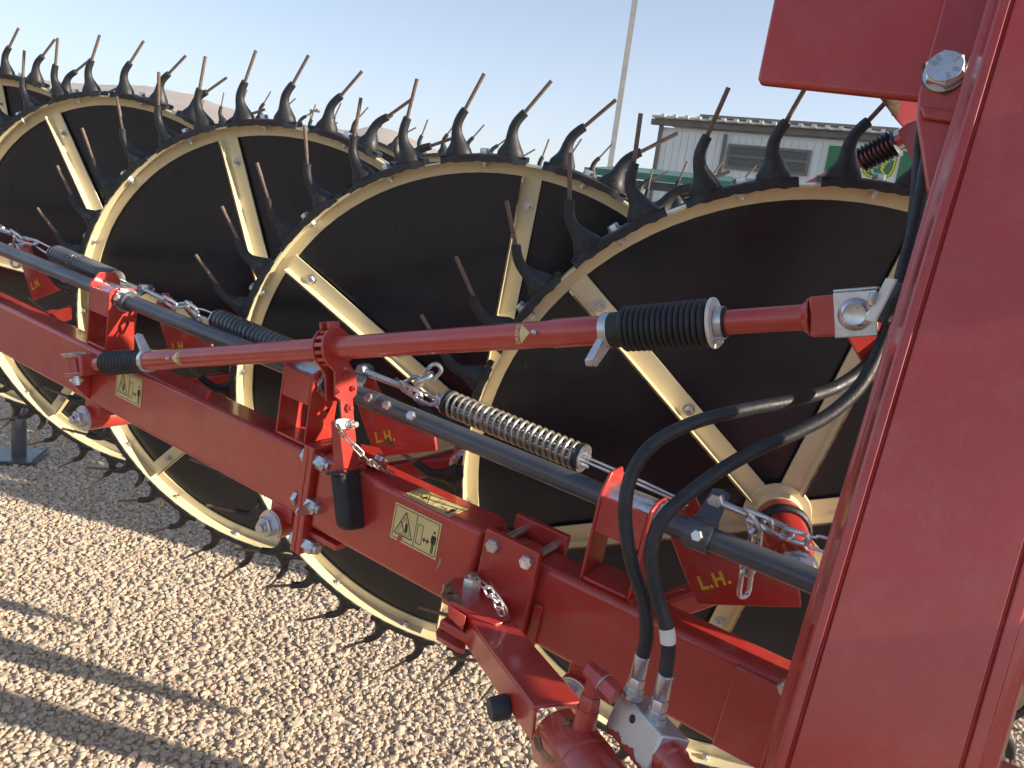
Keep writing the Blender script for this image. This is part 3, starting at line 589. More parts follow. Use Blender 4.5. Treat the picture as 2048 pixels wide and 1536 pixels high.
def spring(pl, pr_, tip, chain_from, grey=False, slack=None):
    """coil over two hooked wires between the chain (left) and the arm tip (right)"""
    axd = nz(pr_-pl); L_ = np.linalg.norm(pr_-pl); x_, y_, _ = basis(axd, bu); R = .0205; turns = 21
    P = [pl+axd*(.008+(L_-.016)*k/(turns*14))+x_*R*math.cos(2*math.pi*k/14)+y_*R*math.sin(2*math.pi*k/14) for k in range(turns*14+1)]
    S = obj('tension_spring', MB().tube(P, .0035 if not grey else .0050, 8), M['pipe' if grey else 'steel'], RK)
    for p0, dr in ((pl, axd), (pr_-axd*.009, axd)):
        obj('spring_cap', MB().lathe(p0, dr, [(0, .0225), (.001, .0242), (.0085, .0242), (.0095, .0225)], 26), M['rubber'], S)
    obj('cap_plate', MB().lathe(pr_, axd, [(0, .0232), (.0028, .0228)], 26), M['zinc'], S)
    obj('cap_plate', MB().lathe(pl-axd*.003, axd, [(0, .0228), (.0028, .0232)], 26), M['zinc'], S)
    for k in (-1, 1):        # hooked draw wires
        w = MB(); e = chain_from; w.tube(spline([e+y_*.001*k, e+axd*.012+y_*.008*k, pl+y_*.010*k, pr_+y_*.010*k+axd*.004]), .0024, 8); obj('draw_wire', w, M['zinc'], S)
        w = MB(); w.tube(spline([pl+x_*.010*k+axd*.01, pr_+x_*.010*k+axd*.02, tip+bs*.008-axd*.015+x_*.007*k+bu*.004, tip+bs*.008+axd*.002]), .0026, 8); obj('draw_wire', w, M['zinc'], S)
        obj('wire_end', MB().cyl(pr_+y_*.009*k-x_*.004, pr_+y_*.009*k-x_*.004+axd*.014, .0024, 8), M['zinc'], S)
    return S
def clampset(a, eye, pts, spare=None):
    """clamp round the pipe with an ear, eye bolt and chain; pts are the link centres"""
    mb = MB(); mb.lathe(bp(a-.018, pb, pc), bd, [(0, PR), (0, PR+.006), (.036, PR+.006), (.036, PR)], 28, caps=False)
    ec = eye-bs*.006; ud = nz(ec-bp(a, pb, pc)); side = bd
    mb.prism([bp(a, pb, pc)+ud*.02-side*.017, bp(a, pb, pc)+ud*.02+side*.017, ec+ud*.012+side*.013, ec+ud*.016, ec+ud*.012-side*.013], np.cross(ud, side)*.005)
    Cq = obj('pipe_clamp', mb, M['pipe'], RK)
    nrm = nz(bs*.9+bu*.25); s0 = bp(a-.002, pb, pc); obj('clamp_bolt', MB().hexa(s0+nrm*(PR+.004), s0+nrm*(PR+.012), .0085), M['zinc'], Cq)
    obj('ear_bolt', MB().hexa(eye-bs*.002, eye+bs*.013, .0125).cyl(eye-bs*.02, eye, .006, 12), M['zinc'], Cq)
    e1 = V(pts[0]); ch = MB(); ax_ = nz(e1-eye); ch.tube([eye+bs*.004, eye+ax_*.012+bs*.005, e1-ax_*.014+bs*.003, e1], [.0075, .0068, .0062, .0068], 12)
    CH = obj('chain_shackle', ch, M['zinc'], RK)
    seqs = [pts]+([spare] if spare else [])
    for sq in seqs:
        for k in range(len(sq)-1):
            p0, p1 = V(sq[k]), V(sq[k+1]); dx = nz(p1-p0); s_ = nz(np.cross(dx, bs)); s2 = np.cross(dx, s_)
            an = (k % 2)*math.pi/2+.5; wy = s_*math.cos(an)+s2*math.sin(an)
            obj('chain_link', MB().link((p0+p1)/2, dx, wy, np.linalg.norm(p1-p0)+.013, .020, .0039), M['zinc'], CH)
    return V(pts[-1])
cb_ = -.035
def Q(x, y, b=cb_): return onb(x, y, b)
# chain + spring of the unit behind the lever
e = clampset(abc(Q(716, 770, 0))[0], Q(728, 741), [Q(805, 772), Q(838, 792), Q(868, 803)], [Q(838, 790), Q(850, 775), Q(870, 762), Q(905, 758, -.03), Q(922, 735, -.02)] and [Q(812, 775), Q(836, 762), Q(858, 752), Q(874, 736)])
spring(Q(895, 805), Q(1166, 917), TIP[3], e)
# the unit further left
d_ = bd*(.599+.065)
a2 = abc(Q(268, 610, 0))[0]
e = clampset(a2, Q(290, 578), [Q(332, 600), Q(352, 612), Q(375, 610), Q(392, 622)])
spring(Q(436, 640), Q(436, 640)+(Q(1166, 917)-Q(895, 805)), TIP[2], e, True)
e = clampset(abc(Q(-20, 505, 0))[0], Q(-8, 455), [Q(25, 466), Q(42, 478), Q(70, 486)], [Q(30, 470), Q(26, 492), Q(32, 530)])
spring(Q(112, 508), Q(112, 508)+(Q(1166, 917)-Q(895, 805)), TIP[1], e, True)
# the unit at the mast, its chain ends behind the mast
e = clampset(abc(Q(1408, 1062, 0))[0], Q(1434, 1000), [Q(1492, 1028), Q(1535, 1048), Q(1575, 1068), Q(1608, 1078)], [Q(1500, 1036), Q(1511, 1064), Q(1508, 1098), Q(1494, 1140), Q(1488, 1185)])
spring(Q(1690, 1105), Q(1690, 1105)+(Q(1166, 917)-Q(895, 805)), Q(1690, 1105)+(Q(1166, 917)-Q(895, 805))*1.25, e)

# ------------------------------------------------------------------ telescopic shaft above the beam
ZL, ZR, XL, XR = 1.705, .85, 150., 1720.
def sh(x, y=None):
    t = (x-XL)/(XR-XL); iz = 1/ZL+(1/ZR-1/ZL)*t
    yy = (731/ZL*0)+0
    PL, PRt = at(XL, 731, ZL), at(XR, 627, ZR); tt = (t/ZR)/(iz); return PL+(PRt-PL)*tt
SD = nz(sh(1700)-sh(200)); sx_, sy_, _ = basis(SD, (0, 0, 1)); sback = np.cross(SD, sy_)
sfront = -sback if (-sback)@(O-sh(900)) > 0 else sback
def dist(x): return (sh(x)-sh(200))@SD
TS = obj('telescopic_shaft', MB().lathe(sh(296), SD, [(0, .0185), (.004, .0215), (dist(345)-dist(296), .0215), (dist(352)-dist(296), .0195), (dist(1100)-dist(296), .0195), (dist(1112)-dist(296), .0212), (dist(1207)-dist(296), .0208)], 36), M['red'], RK)
def boot(x0, x1, r0, r1, ribs, nm='rubber_boot', par=TS):
    L_ = dist(x1)-dist(x0); prof = [(0, r0*.8), (.002, r0*.86)]
    for k in range(ribs):
        t0 = .004+(L_-.008)*k/ribs; dt = (L_-.008)/ribs; r = r0+(r1-r0)*k/ribs
        prof += [(t0, r*.87), (t0+dt*.25, r*.975), (t0+dt*.5, r), (t0+dt*.75, r*.975)]
    prof += [(L_-.003, r1*.87), (L_, r1*.7)]
    return obj(nm, MB().lathe(sh(x0), SD, prof, 36), M['hose'], par, smooth=60)
boot(213, 292, .027, .024, 12)
obj('boot_neck', MB().lathe(sh(283), SD, [(0, .0225), (dist(298)-dist(283), .0215)], 30), M['hose'], TS)
def lug(x, dr, L_, w, t, nm='locking_lug'):
    P = sh(x); mb = MB(); mb.lathe(P-SD*.006, SD, [(0, .0215), (0, .0245), (.012, .0245), (.012, .0215)], 30, caps=False)
    dr = nz(dr); wd = nz(np.cross(dr, SD)); mb.prism([P+dr*.02+wd*w, P+dr*L_+wd*w*.75, P+dr*(L_+.004)+wd*0, P+dr*L_-wd*w*.75, P+dr*.02-wd*w], SD*t); return obj(nm, mb, M['zinc'], TS, bevel=.001)
lug(297, sy_*1-SD*.35+sfront*.1, .058, .011, .006)
lug(1216, -sy_*.75-SD*.35+sfront*.55, .056, .012, .011)
obj('boot_neck', MB().lathe(sh(1222), SD, [(0, .0235), (dist(1246)-dist(1222), .0245)], 30), M['hose'], TS)
boot(1244, 1424, .0305, .0322, 15)
obj('boot_cap', MB().lathe(sh(1424), SD, [(0, .0315), (.002, .0325), (.005, .0322), (.0055, .018)], 36), M['tape'], TS)
obj('boot_sleeve', MB().lathe(sh(1430), SD, [(0, .0195), (dist(1454)-dist(1430), .019)], 30), M['hose'], TS)
hc = MB(); hc.lathe(sh(1434), SD, [(0, .0196), (0, .0207), (.0095, .0207), (.0095, .0196)], 36, caps=False)
hp = sh(1436)-sy_*.021+sfront*.006; hc.box(hp, SD*.006, sfront*.006, sy_*.004); hc.cyl(hp-sfront*.0+SD*.002, hp+sfront*.014+SD*.006-sy_*.003, .0042, 12)
obj('hose_clamp', hc, M['zinc'], TS)
obj('inner_rod', MB().lathe(sh(1440), SD, [(0, .0155), (dist(1612)-dist(1440), .0155)], 32), M['red'], TS)
obj('inner_rod', MB().lathe(sh(196), SD, [(0, .0145), (dist(222)-dist(196), .0145)], 24), M['red'], TS)
# square clevis at the mast end with zinc strap and pin
e0, e1 = sh(1610), sh(1752); ce = (e0+e1)/2
CV = obj('clevis_block', MB().lathe(sh(1604), SD, [(0, .0155), (dist(1622)-dist(1604), .024)], 20).box(ce+SD*.004, (e1-e0)/2-SD*.004, sfront*.019, sy_*.0235), M['red'], TS, bevel=.003)
pp = sh(1716)+sfront*.0215
st = MB(); st.box(pp-SD*.0, SD*.0222, sfront*.0018, sy_*.0255); st.box(pp+sy_*.0272-sfront*.019, SD*.0222, sfront*.0205, sy_*.0016)
obj('clevis_strap', st, M['zinc'], TS, bevel=.0012)
obj('clevis_pin', MB().lathe(pp+sfront*.0018, sfront, [(0, .0185), (.003, .0182), (.0075, .0145), (.0095, .0125), (.010, .0118), (.0095, .011)], 32), M['zinc'], TS)
# fork at the far end, its vertical pin and the lug on the beam
f0 = sh(152); fx = nz(np.cross(SD, sy_))
fk = MB()
for k in (-1, 1): fk.box(f0+sy_*.019*k+SD*.012, SD*.034, fx*.018, sy_*.0045)
fk.box(f0+SD*.048, SD*.006, fx*.018, sy_*.0235)
obj('shaft_fork', fk, M['red'], TS, bevel=.003)
obj('fork_eye', MB().cyl(f0-sy_*.0135, f0+sy_*.0135, .018, 24), M['red'], TS)
pn = MB(); pn.cyl(f0-sy_*.045, f0+sy_*.03, .0085, 16); pn.lathe(f0+sy_*.0245, sy_, [(0, .016), (.003, .016), (.006, .011)], 20); pn.box(f0+sy_*.027-SD*.006, SD*.026, fx*.014, sy_*.0022); pn.lathe(f0-sy_*.040, sy_, [(0, .012), (.012, .012)], 16); pn.cyl(f0-sy_*.034-SD*.03, f0-sy_*.034+SD*.02, .0035, 10)
obj('fork_pin', pn, M['zinc'], TS)
la = abc(f0)[0]
obj('shaft_lug', MB().prism([bp(la+.012, .0665, .04), bp(la+.012, .105, .03), bp(la+.012, .105, -.02), bp(la+.012, .0665, -.058)], bd*.009), M['red'], BA, bevel=.0015)
obj('shaft_lug', MB().box(f0-SD*0+bs*-.04, bs*.03, bd*.018, bu*.012), M['red'], BA, bevel=.002)
# grease points: nipple, arrow and word wrapped on the tube
def wrap(x, p, q, r): # p along the shaft, q round it, measured from the side that faces the viewer
    a = q/r; nrm = sfront*math.cos(a)+sy_*math.sin(a); return sh(x)+SD*p+nrm*r
def grease(x, flip, q0):
    s_ = -1 if flip else 1; r = .0201 if x < 400 else .0202; mb = MB(); n = 8
    for k in range(n):   # arrow head in strips so it follows the tube
        p0, p1 = k/n, (k+1)/n; h0, h1 = p0*.0155, p1*.0155
        for c in range(-6, 6): u0, u1 = c/6, (c+1)/6; mb.poly([wrap(x, s_*p0*.017, q0+h0*u1, r), wrap(x, s_*p0*.017, q0+h0*u0, r), wrap(x, s_*p1*.017, q0+h1*u0, r), wrap(x, s_*p1*.017, q0+h1*u1, r)])
    vs, fs = text('GREASE', .0094, bold=.0002)
    def m_(v): return wrap(x, s_*(.0215+.9*v[1]), q0-s_*v[0], r)
    mb.add([m_(v) for v in vs], fs)
    mb.v = mb.v
    obj('grease_mark', mb, M['decal'], TS, smooth=0)
    npnt = wrap(x, -s_*.008, q0, .0195); nd = nz(npnt-(sh(x)-SD*s_*.008)); obj('grease_nipple', MB().lathe(npnt, nd, [(0, .0035), (.003, .0035), (.004, .002), (.006, .0028), (.008, .0015)], 10), M['zinc'], TS)
grease(361, False, .002); grease(1074, True, .004)

# ------------------------------------------------------------------ locking lever on the shaft
LP = sh(672)
def lv(x, y, off=0): return onp(x, y, LP+SD*off, SD)
def ring(mb, P, r0, r1, t, n=40): mb.lathe(P, SD, [(0, r0), (0, r1), (t, r1), (t, r0)], n, caps=False)
mb = MB(); cpt = LP
ang = [math.radians(a) for a in range(-50, 231, 10)]
right = sfront if prj(LP+sfront*.05)[0] > prj(LP)[0] else -sfront
head = [LP+right*.036*math.cos(a)+sy_*.036*math.sin(a) for a in ang]
low = [lv(666, 743), lv(667, 794), lv(677, 801), lv(680, 838), lv(677, 870), lv(686, 962), lv(717, 956), lv(709, 884), lv(704, 833), lv(702, 798), lv(710, 788), lv(709.5, 748)]
k0 = 0
pts = head[::-1]+low if prj(head[0])[0] < prj(head[-1])[0] else head+low
LV = obj('locking_lever', MB().prism(pts, SD*.005), M['red'], RK, bevel=.0012)
hp2 = [p-SD*.022 for p in (head[::-1] if prj(head[0])[0] < prj(head[-1])[0] else head)]+[lv(x, y, -.022) for x, y in ((648, 752), (650, 802), (690, 802), (694, 752))]
obj('lever_plate', MB().prism(hp2, SD*.004), M['red'], LV, bevel=.001)
for k in range(16):
    a = math.radians(22.5*k+8); dd = right*math.cos(a)+sy_*math.sin(a); obj('ratchet_tooth', MB().box(LP-SD*.0085+dd*.030, dd*.004, np.cross(dd, SD)*.0032, SD*.0085), M['red'], LV)
obj('top_tab', MB().box(LP+sy_*.040-SD*.001, right*.0125, sy_*.006, SD*.0035).box(LP+sy_*.040-SD*.02, right*.0115, sy_*.006, SD*.003), M['red'], LV, bevel=.001)
obj('lever_bar', MB().prism([lv(x, y, -.001) for x, y in ((680, 842), (688, 965), (715, 958), (703, 838))], -SD*.022), M['red'], LV, bevel=.001)
for x, y, r in ((693, 752, .0078), (675, 783, .0055), (706, 777, .0055), (698, 816, .0085)):
    P = lv(x-3, y, .005); nb = MB(); nb.hexa(P-SD*.0005, P+SD*.007, r); nb.cyl(P+SD*.007, P+SD*.011, r*.5, 10); obj('lever_nut', nb, M['red'], LV)
gp = [lv(681, 948, .003), lv(722, 940, .003), lv(735, 1050, .003), lv(726, 1058, .003), lv(704, 1062, .003), lv(693, 1056, .003)]
gr = obj('rubber_grip', MB().prism([p+SD*.004 for p in gp], -SD*.034), M['rubber'], LV, bevel=.010, seg=4)
obj('grip_lip', MB().prism([lv(680, 946, .009), lv(723, 938, .009), lv(723.5, 945, .009), lv(681, 953, .009)], -SD*.036), M['rubber'], LV, bevel=.003)
P = lv(684, 848, .0055); tb = MB(); q = [lv(x, y, .0052) for x, y in ((670, 842), (674, 838), (688, 837), (703, 840), (705, 852), (690, 858), (676, 858), (670, 852))]; tb.prism(q, SD*.003); obj('chain_tab', tb, M['tape'], LV)
P = lv(698, 849, .008); nb = MB(); nb.hexa(P, P+SD*.008, .0095); nb.cyl(P+SD*.008, P+SD*.018, .005, 12); obj('tab_nut', nb, M['zinc'], LV)
pth = spline([lv(677, 852, .012), at(690, 874, 1.2), at(708, 892, 1.2), at(724, 908, 1.21), at(738, 922, 1.23), at(752, 932, 1.26), at(770, 940, 1.3), at(784, 948, 1.33)], 4)
LC = None
L_tot = 0; pts = [pth[0]]; acc = 0
for i in range(1, len(pth)):
    acc += np.linalg.norm(pth[i]-pth[i-1])
    if acc > .0185: pts.append(pth[i]); acc = 0
for k in range(len(pts)-1):
    dx = nz(pts[k+1]-pts[k]); s_ = nz(np.cross(dx, bs)); s2 = np.cross(dx, s_); an = (k % 2)*1.4+.3
    mb = MB().link((pts[k]+pts[k+1])/2, dx, s_*math.cos(an)+s2*math.sin(an), np.linalg.norm(pts[k+1]-pts[k])+.006, .0085, .0014)
    o = obj('safety_chain' if k == 0 else 'chain_link', mb, M['steel'], RK if k == 0 else LC)
    if k == 0: LC = o
# stop bracket the lever works against
sb_ = obj('lever_stop', MB().prism([onc(x, y, .083) for x, y in ((720, 895), (758, 903), (775, 930), (770, 945), (716, 925))], bu*.008), M['red'], BB, bevel=.0015)
obj('lever_stop', MB().prism([onb(x, y, .05) for x, y in ((716, 930), (727, 928), (735, 948), (733, 970), (726, 968), (716, 945))], -bs*.006), M['red'], BB, bevel=.001)
obj('stop_bolt', MB().hexa(onc(755, 915, .092), onc(768, 921, .092), .009), M['zinc'], BB)

# ------------------------------------------------------------------ folding arm and hydraulic cylinder
A0, A1 = at(933, 1230, 1.10), at(1068, 1413, .855)
AX = nz(A1-A0); wv = nz(np.cross(AX, V((0, 0, 1)))); wv = wv if wv[0] > 0 else -wv
hv = np.cross(wv, AX); hv = hv if hv[2] > 0 else -hv
Lr = np.linalg.norm(A1-A0); wid, hei, tk = .062, .0425, .0043
fa = MB()      # channel open underneath and at its end
fa.box(A0+AX*Lr/2+wv*wid/2-hv*tk/2, AX*Lr/2, wv*wid/2, hv*tk/2)
for k in (0, 1): fa.box(A0+AX*(Lr/2+.002*k)+wv*(tk/2+(wid-tk)*k)-hv*(hei/2+tk/2), AX*(Lr/2+.002), wv*tk/2*.99, hv*(hei-tk)/2)
FA = obj('folding_arm', fa, M['red'], RK, bevel=.0022, seg=3)
tpz = A0+hv*.0008
PZ = nz(V((0, 0, 1))+hv*.25); TP = lambda x, y: onp(x, y, tpz, PZ)
obj('top_plate', MB().prism([TP(x, y) for x, y in ((886, 1192), (892, 1176), (906, 1162), (930, 1163), (996, 1176), (1002, 1190), (1022, 1246), (990, 1256), (940, 1238), (884, 1206))], PZ*.006), M['red'], FA, bevel=.0015)
obj('worn_edge', MB().prism([TP(x, y)+PZ*.0062 for x, y in ((886, 1192), (892, 1177), (904, 1172), (908, 1186), (916, 1198), (922, 1208), (926, 1222), (884, 1206))], PZ*.0006), M['rust'], FA, smooth=0)
obj('bolt_hole', MB().cyl(TP(900, 1195)+PZ*.0066, TP(900, 1195)+PZ*.0074, .0042, 14), M['black'], FA)
lw = A0-hv*(hei+.004)
obj('lower_lug', MB().prism([onp(x, y, lw, hv) for x, y in ((872, 1262), (884, 1240), (896, 1230), (935, 1265), (930, 1300), (915, 1296), (874, 1272))], -hv*.007), M['red'], FA, bevel=.001)
obj('bolt_hole', MB().cyl(onp(888, 1260, lw, hv)+hv*.0002, onp(888, 1260, lw, hv)+hv*.0012, .0055, 14), M['black'], FA)
obj('inner_tongue', MB().prism([at(x, y, 1.075) for x, y in ((896, 1208), (932, 1232), (926, 1262), (896, 1232))], ray(920, 1230)*.05), M['red'], FA, bevel=.001)
# lug on the clamp plate that carries the arm, with its pin
obj('arm_lug', MB().prism([bp(a, .087, c) for a, c in ((-.548, -.032), (-.612, -.03), (-.618, -.038), (-.618, -.048), (-.548, -.046))], bs*.085), M['red'], BI, bevel=.003)
pb_ = TP(942, 1186)+PZ*.006; nb = MB(); nb.hexa(pb_, pb_+PZ*.02, .0155); nb.cyl(pb_+PZ*.02, pb_+PZ*.026, .008, 14); obj('pivot_pin', nb, M['zinc'], FA)
pk = TP(974, 1170)+PZ*.014; obj('pin_button', MB().cyl(pk-hv*.004, pk+hv*.006, .0075, 16), M['plastic'], FA)
cw = MB().tube(spline([pk, at(988, 1180, 1.095), at(1002, 1200, 1.085), at(1014, 1222, 1.085), at(1012, 1236, 1.095)]), .0017, 8); obj('lanyard_wire', cw, M['zinc'], FA)
cl = [pb_+PZ*.022, at(974, 1176, 1.075), at(982, 1190, 1.075), at(994, 1202, 1.075), at(999, 1216, 1.075), at(1003, 1230, 1.085)]
for k in range(len(cl)-1):
    dx = nz(cl[k+1]-cl[k]); s_ = nz(np.cross(dx, hv)); s2 = np.cross(dx, s_); an = (k % 2)*1.4; obj('pin_chain_link', MB().link((cl[k]+cl[k+1])/2, dx, s_*math.cos(an)+s2*math.sin(an), np.linalg.norm(cl[k+1]-cl[k])+.005, .0105, .0016), M['zinc'], FA)
cpn = at(1004, 1418, .905); cdir = nz(-wv*.95-hv*.1); cc0 = onp(1016, 1412, A0, wv)
obj('rubber_plug', MB().lathe(cc0, cdir, [(0, .0145), (.002, .0155), (.020, .0148), (.024, .0125)], 24), M['plastic'], FA)
# cylinder
C0 = A1+AX*.003+wv*wid*.52-hv*.036; CR = .0375
HC = obj('hydraulic_cylinder', MB().lathe(C0, AX, [(0, .026), (.004, .033), (.011, CR), (.075, CR), (.077, CR-.0015), (.12, CR-.0015), (.6, CR-.0015)], 40), M['red'], RK)
def oncyl(x, y):
    d0 = ray(x, y); o0 = O-C0; dp = d0-AX*(d0@AX); op = o0-AX*(o0@AX); r = CR+.0006
    a_, b_2, c_ = dp@dp, 2*dp@op, op@op-r*r; return O+d0*((-b_2-math.sqrt(max(0, b_2*b_2-4*a_*c_)))/(2*a_))
def patch(pts, nm, mt, par):
    mb = MB(); mb.poly([oncyl(x, y) for x, y in pts]); return obj(nm, mb, M[mt], par, smooth=0)
for pl in ([(1066, 1478), (1072, 1466), (1078, 1474), (1084, 1496), (1094, 1508)], [(1066, 1478), (1094, 1508), (1108, 1520), (1105, 1526), (1088, 1516), (1072, 1498)], [(1127, 1444), (1134, 1434), (1142, 1436), (1138, 1450), (1128, 1452)]): patch(pl, 'bare_patch', 'rust', HC)
# port fitting, elbow and valve block
PB = oncyl(1168, 1452); PT = at(1192, 1352, .815)
fd = nz(PT-PB)
ft = MB(); Lf = np.linalg.norm(PT-PB); ft.lathe(PB-fd*.01, fd, [(0, .0125), (.03, .0125), (.0302, .0110), (.034, .0110)], 20); ft.hexa(PB+fd*.02, PB+fd*Lf*.62, .0118); ft.lathe(PB+fd*Lf*.62, fd, [(0, .0096), (Lf*.38, .0096)], 6)
PF = obj('port_fitting', ft, M['red'], HC)
EL = at(1232, 1392, .795); ed = nz(EL-PT); el = MB(); el.lathe(PT-ed*.012, ed, [(0, .0096), (np.linalg.norm(EL-PT)*.5, .0096), (np.linalg.norm(EL-PT)*.5, .0118), (np.linalg.norm(EL-PT)+.012, .0118)], 6); obj('elbow', el, M['red'], HC)
wr = MB().tube([PT+ed*.012+basis(ed)[0]*.0112*math.cos(a)+basis(ed)[1]*.0112*math.sin(a) for a in np.linspace(0, 6.0, 20)], .0012, 6); obj('seal_wire', wr, M['steel'], HC)
b0, b1 = at(1262, 1424, .815), at(1330, 1500, .755); bx = nz(b1-b0); bn = nz(bu*.75+wv*.2); bn = nz(bn-bx*(bn@bx)); bw = np.cross(bx, bn); bw = bw if (bw@(O-b0)) > 0 else -bw
vb = MB().box((b0+b1)/2-bn*.004, bx*.041, bw*.019, bn*.0225)
VB = obj('valve_block', vb, M['peel'], RK, bevel=.002)
vh = (b0+b1)/2+bw*.0192-bx*.006+bn*.006; obj('block_hole', MB().cyl(vh, vh+bw*.0006, .0045, 16), M['black'], VB)
obj('block_pipe', MB().lathe(b1-bx*.002-bn*.004, bx, [(0, .019), (.02, .019), (.022, .0165), (.2, .0165)], 20), M['red'], VB)

# ------------------------------------------------------------------ hydraulic hoses
def fit(x0, y0, x1, y1, z0, z1):
    a, b = at(x0, y0, z0), at(x1, y1, z1); d_ = nz(b-a); L_ = np.linalg.norm(b-a); mb = MB()
    mb.lathe(a, d_, [(0, .0112), (.003, .0115), (.006, .0112)], 24); mb.hexa(a+d_*.005, a+d_*L_*.25, .0102); mb.lathe(a+d_*L_*.25, d_, [(0, .0078), (.004, .0078)], 20); mb.hexa(a+d_*L_*.27, a+d_*L_*.47, .0092); mb.lathe(a+d_*L_*.48, d_, [(0, .0074), (.002, .0088), (L_*.5, .0086), (L_*.52, .0078)], 12)
    obj('hose_fitting', mb, M['zinc'], VB); return b, d_
h1, d1 = fit(1266, 1392, 1286, 1310, .802, .79); h2, d2 = fit(1311, 1440, 1332, 1348, .775, .765)
HR = .0074
p1 = [(1293, 1270, .785), (1288, 1205, .78), (1269, 1144, .777), (1257, 1095, .775), (1250, 1020, .775), (1262, 952, .775), (1296, 898, .78), (1345, 864, .785), (1410, 838, .795), (1500, 817, .81), (1590, 800, .83), (1670, 775, .85), (1735, 728, .87), (1778, 660, .88), (1800, 580, .88), (1822, 480, .89), (1834, 380, .90), (1842, 280, .91), (1856, 190, .93), (1880, 90, .95)]
p2 = [(1337, 1300, .765), (1333, 1255, .763), (1314, 1190, .762), (1303, 1130, .76), (1306, 1085, .76), (1324, 1040, .76), (1362, 1000, .765), (1430, 948, .77), (1510, 901, .78), (1590, 866, .79), (1660, 828, .80), (1718, 774, .81), (1756, 705, .82), (1784, 630, .83), (1806, 540, .85), (1832, 440, .87), (1852, 330, .89), (1866, 230, .92), (1890, 110, .96)]
HO = []
for st, dd, pl in ((h1, d1, p1), (h2, d2, p2)):
    pth = spline([st-dd*.01]+[at(*q) for q in pl], 8); HO.append(obj('hydraulic_hose', MB().tube(pth, HR, 18), M['hose'], RK))
tp0 = spline([at(*q) for q in p2[:3]], 6)[2:8]; obj('hose_label', MB().tube(tp0[:5], [HR+.0004, HR+.0009, HR+.0006, HR+.0008, HR+.0004], 18, caps=False), M['tape'], HO[1])
# hose clip beside the clevis
kb = at(1784, 606, .79); obj('hose_clip', MB().box(kb+ray(1772, 606)*0, V((.009, .002, .001)), V((-.003, .014, 0)), V((.005, 0, .021))), M['plastic'], RK, bevel=.003)
kp = at(1762, 600, .775); obj('clip_plate', MB().box(kp, V((.0015, 0, 0)), V((-.001, .009, 0)), V((.006, 0, .023))), M['tape'], RK, bevel=.001)
obj('clip_bolt', MB().hexa(at(1752, 598, .78), at(1742, 597, .785), .008), M['zinc'], RK)

# ------------------------------------------------------------------ mast and upper frame
mt_, mb_ = at(1999, 0, .70), at(1546, 1536, .68)
md_ = nz(mt_-mb_)
cen = at(1790, 900, .68); fold = nz(V((-.49, -.865, 0))); fold = nz(fold-md_*(fold@md_)); fnm = nz(V((-.34, -.94, 0))); fnm = nz(fnm-md_*(fnm@md_)); mx_ = np.cross(md_, fnm); mx_ = mx_ if mx_[0] > 0 else -mx_
W2 = .214
left = onp(1546, 1536, mb_, fnm)
prof = [(-.001, -.066), (-.004, -.062), (-.004, -.058), (0, -.054), (0, -.003), (.0025, 0), (.0098, .0006), (.0108, -.004), (.013, -.004), (.0142, .0004), (.1482, .0004), (.1494, -.004), (.1515, -.004), (.1526, .0005), (.1635, .0002), (.165, -.005), (.177, -.0065), (.1800, -.009), (.1865, -.020), (.188, -.066)]
ms = MB(); lo, hi = left-md_*1.25, left+md_*1.35
ms.prism([lo+mx_*x*.93+fnm*y for x, y in prof], hi-lo)
MS = obj('mast', ms, M['red'], RK, bevel=.0012, seg=2)
# bolted side plate
sp0 = at(1890, 150, .80); spn = nz(fold+V((-.05, 0, 0))); SPp = lambda x, y, o=0: onp(x, y, sp0+spn*o, spn)
SP = obj('side_plate', MB().prism([SPp(x, y) for x, y in ((1930, -160), (1888, 0), (1836, 185), (1832, 236), (1842, 300), (1852, 372), (1866, 420), (1990, 420), (2060, -160))], -spn*.012), M['red'], RK, bevel=.003)
obj('plate_rib', MB().prism([SPp(x, y, .0002) for x, y in ((1838, 214), (1920, 228), (1915, 250), (1846, 240))], spn*.006), M['red'], SP, bevel=.004, seg=3)
bq_ = SPp(1890, 148, .0005); hx = MB(); hx.lathe(bq_, spn, [(0, .0215), (.0025, .021)], 30); hx.lathe(bq_+spn*.0025, spn, [(0, .0205), (.011, .0205), (.0138, .0176)], 6, hint=(.35, 0, 1)); hx.lathe(bq_+spn*.0025, spn, [(.0130, .0174), (.0143, .0168)], 30); BH = obj('mast_bolt', hx, M['zinc'], SP)
fx_, fy_, _ = basis(spn, (0, 0, 1)); fx_ = fx_ if fx_[0] > 0 else -fx_
mb = MB()
for ch, an in (('S', 40), ('B', -18), ('E', -65), ('8', 165), ('8', 132)):
    vs, fs = text(ch, .0095); a = rad(an); o_ = bq_+spn*.0171+(fx_*math.cos(a)+fy_*math.sin(a))*.0112
    er_, et_ = fx_*math.cos(a)+fy_*math.sin(a), -fx_*math.sin(a)+fy_*math.cos(a)
    mb.add([o_-et_*v[0]+er_*v[1] for v in vs], fs)
obj('bolt_marking', mb, M['steel'], SP, smooth=0)
obj('bare_ring', MB().prism([SPp(x, y, .0003) for x, y in ((1845, 128), (1856, 124), (1880, 112), (1900, 106), (1920, 118), (1926, 150), (1914, 178), (1890, 190), (1862, 182), (1842, 170))], spn*.0005), M['grease'], SP, smooth=0)
obj('sealant_bead', MB().tube(spline([SPp(x, y, .0015) for x, y in ((1992, -60), (1978, 20), (1965, 70), (1955, 105), (1944, 130), (1932, 142))], 6), [.005+.0007*math.sin(k*.9)+.0005*math.sin(k*2.3) for k in range(31)], 10), M['rust'], SP)
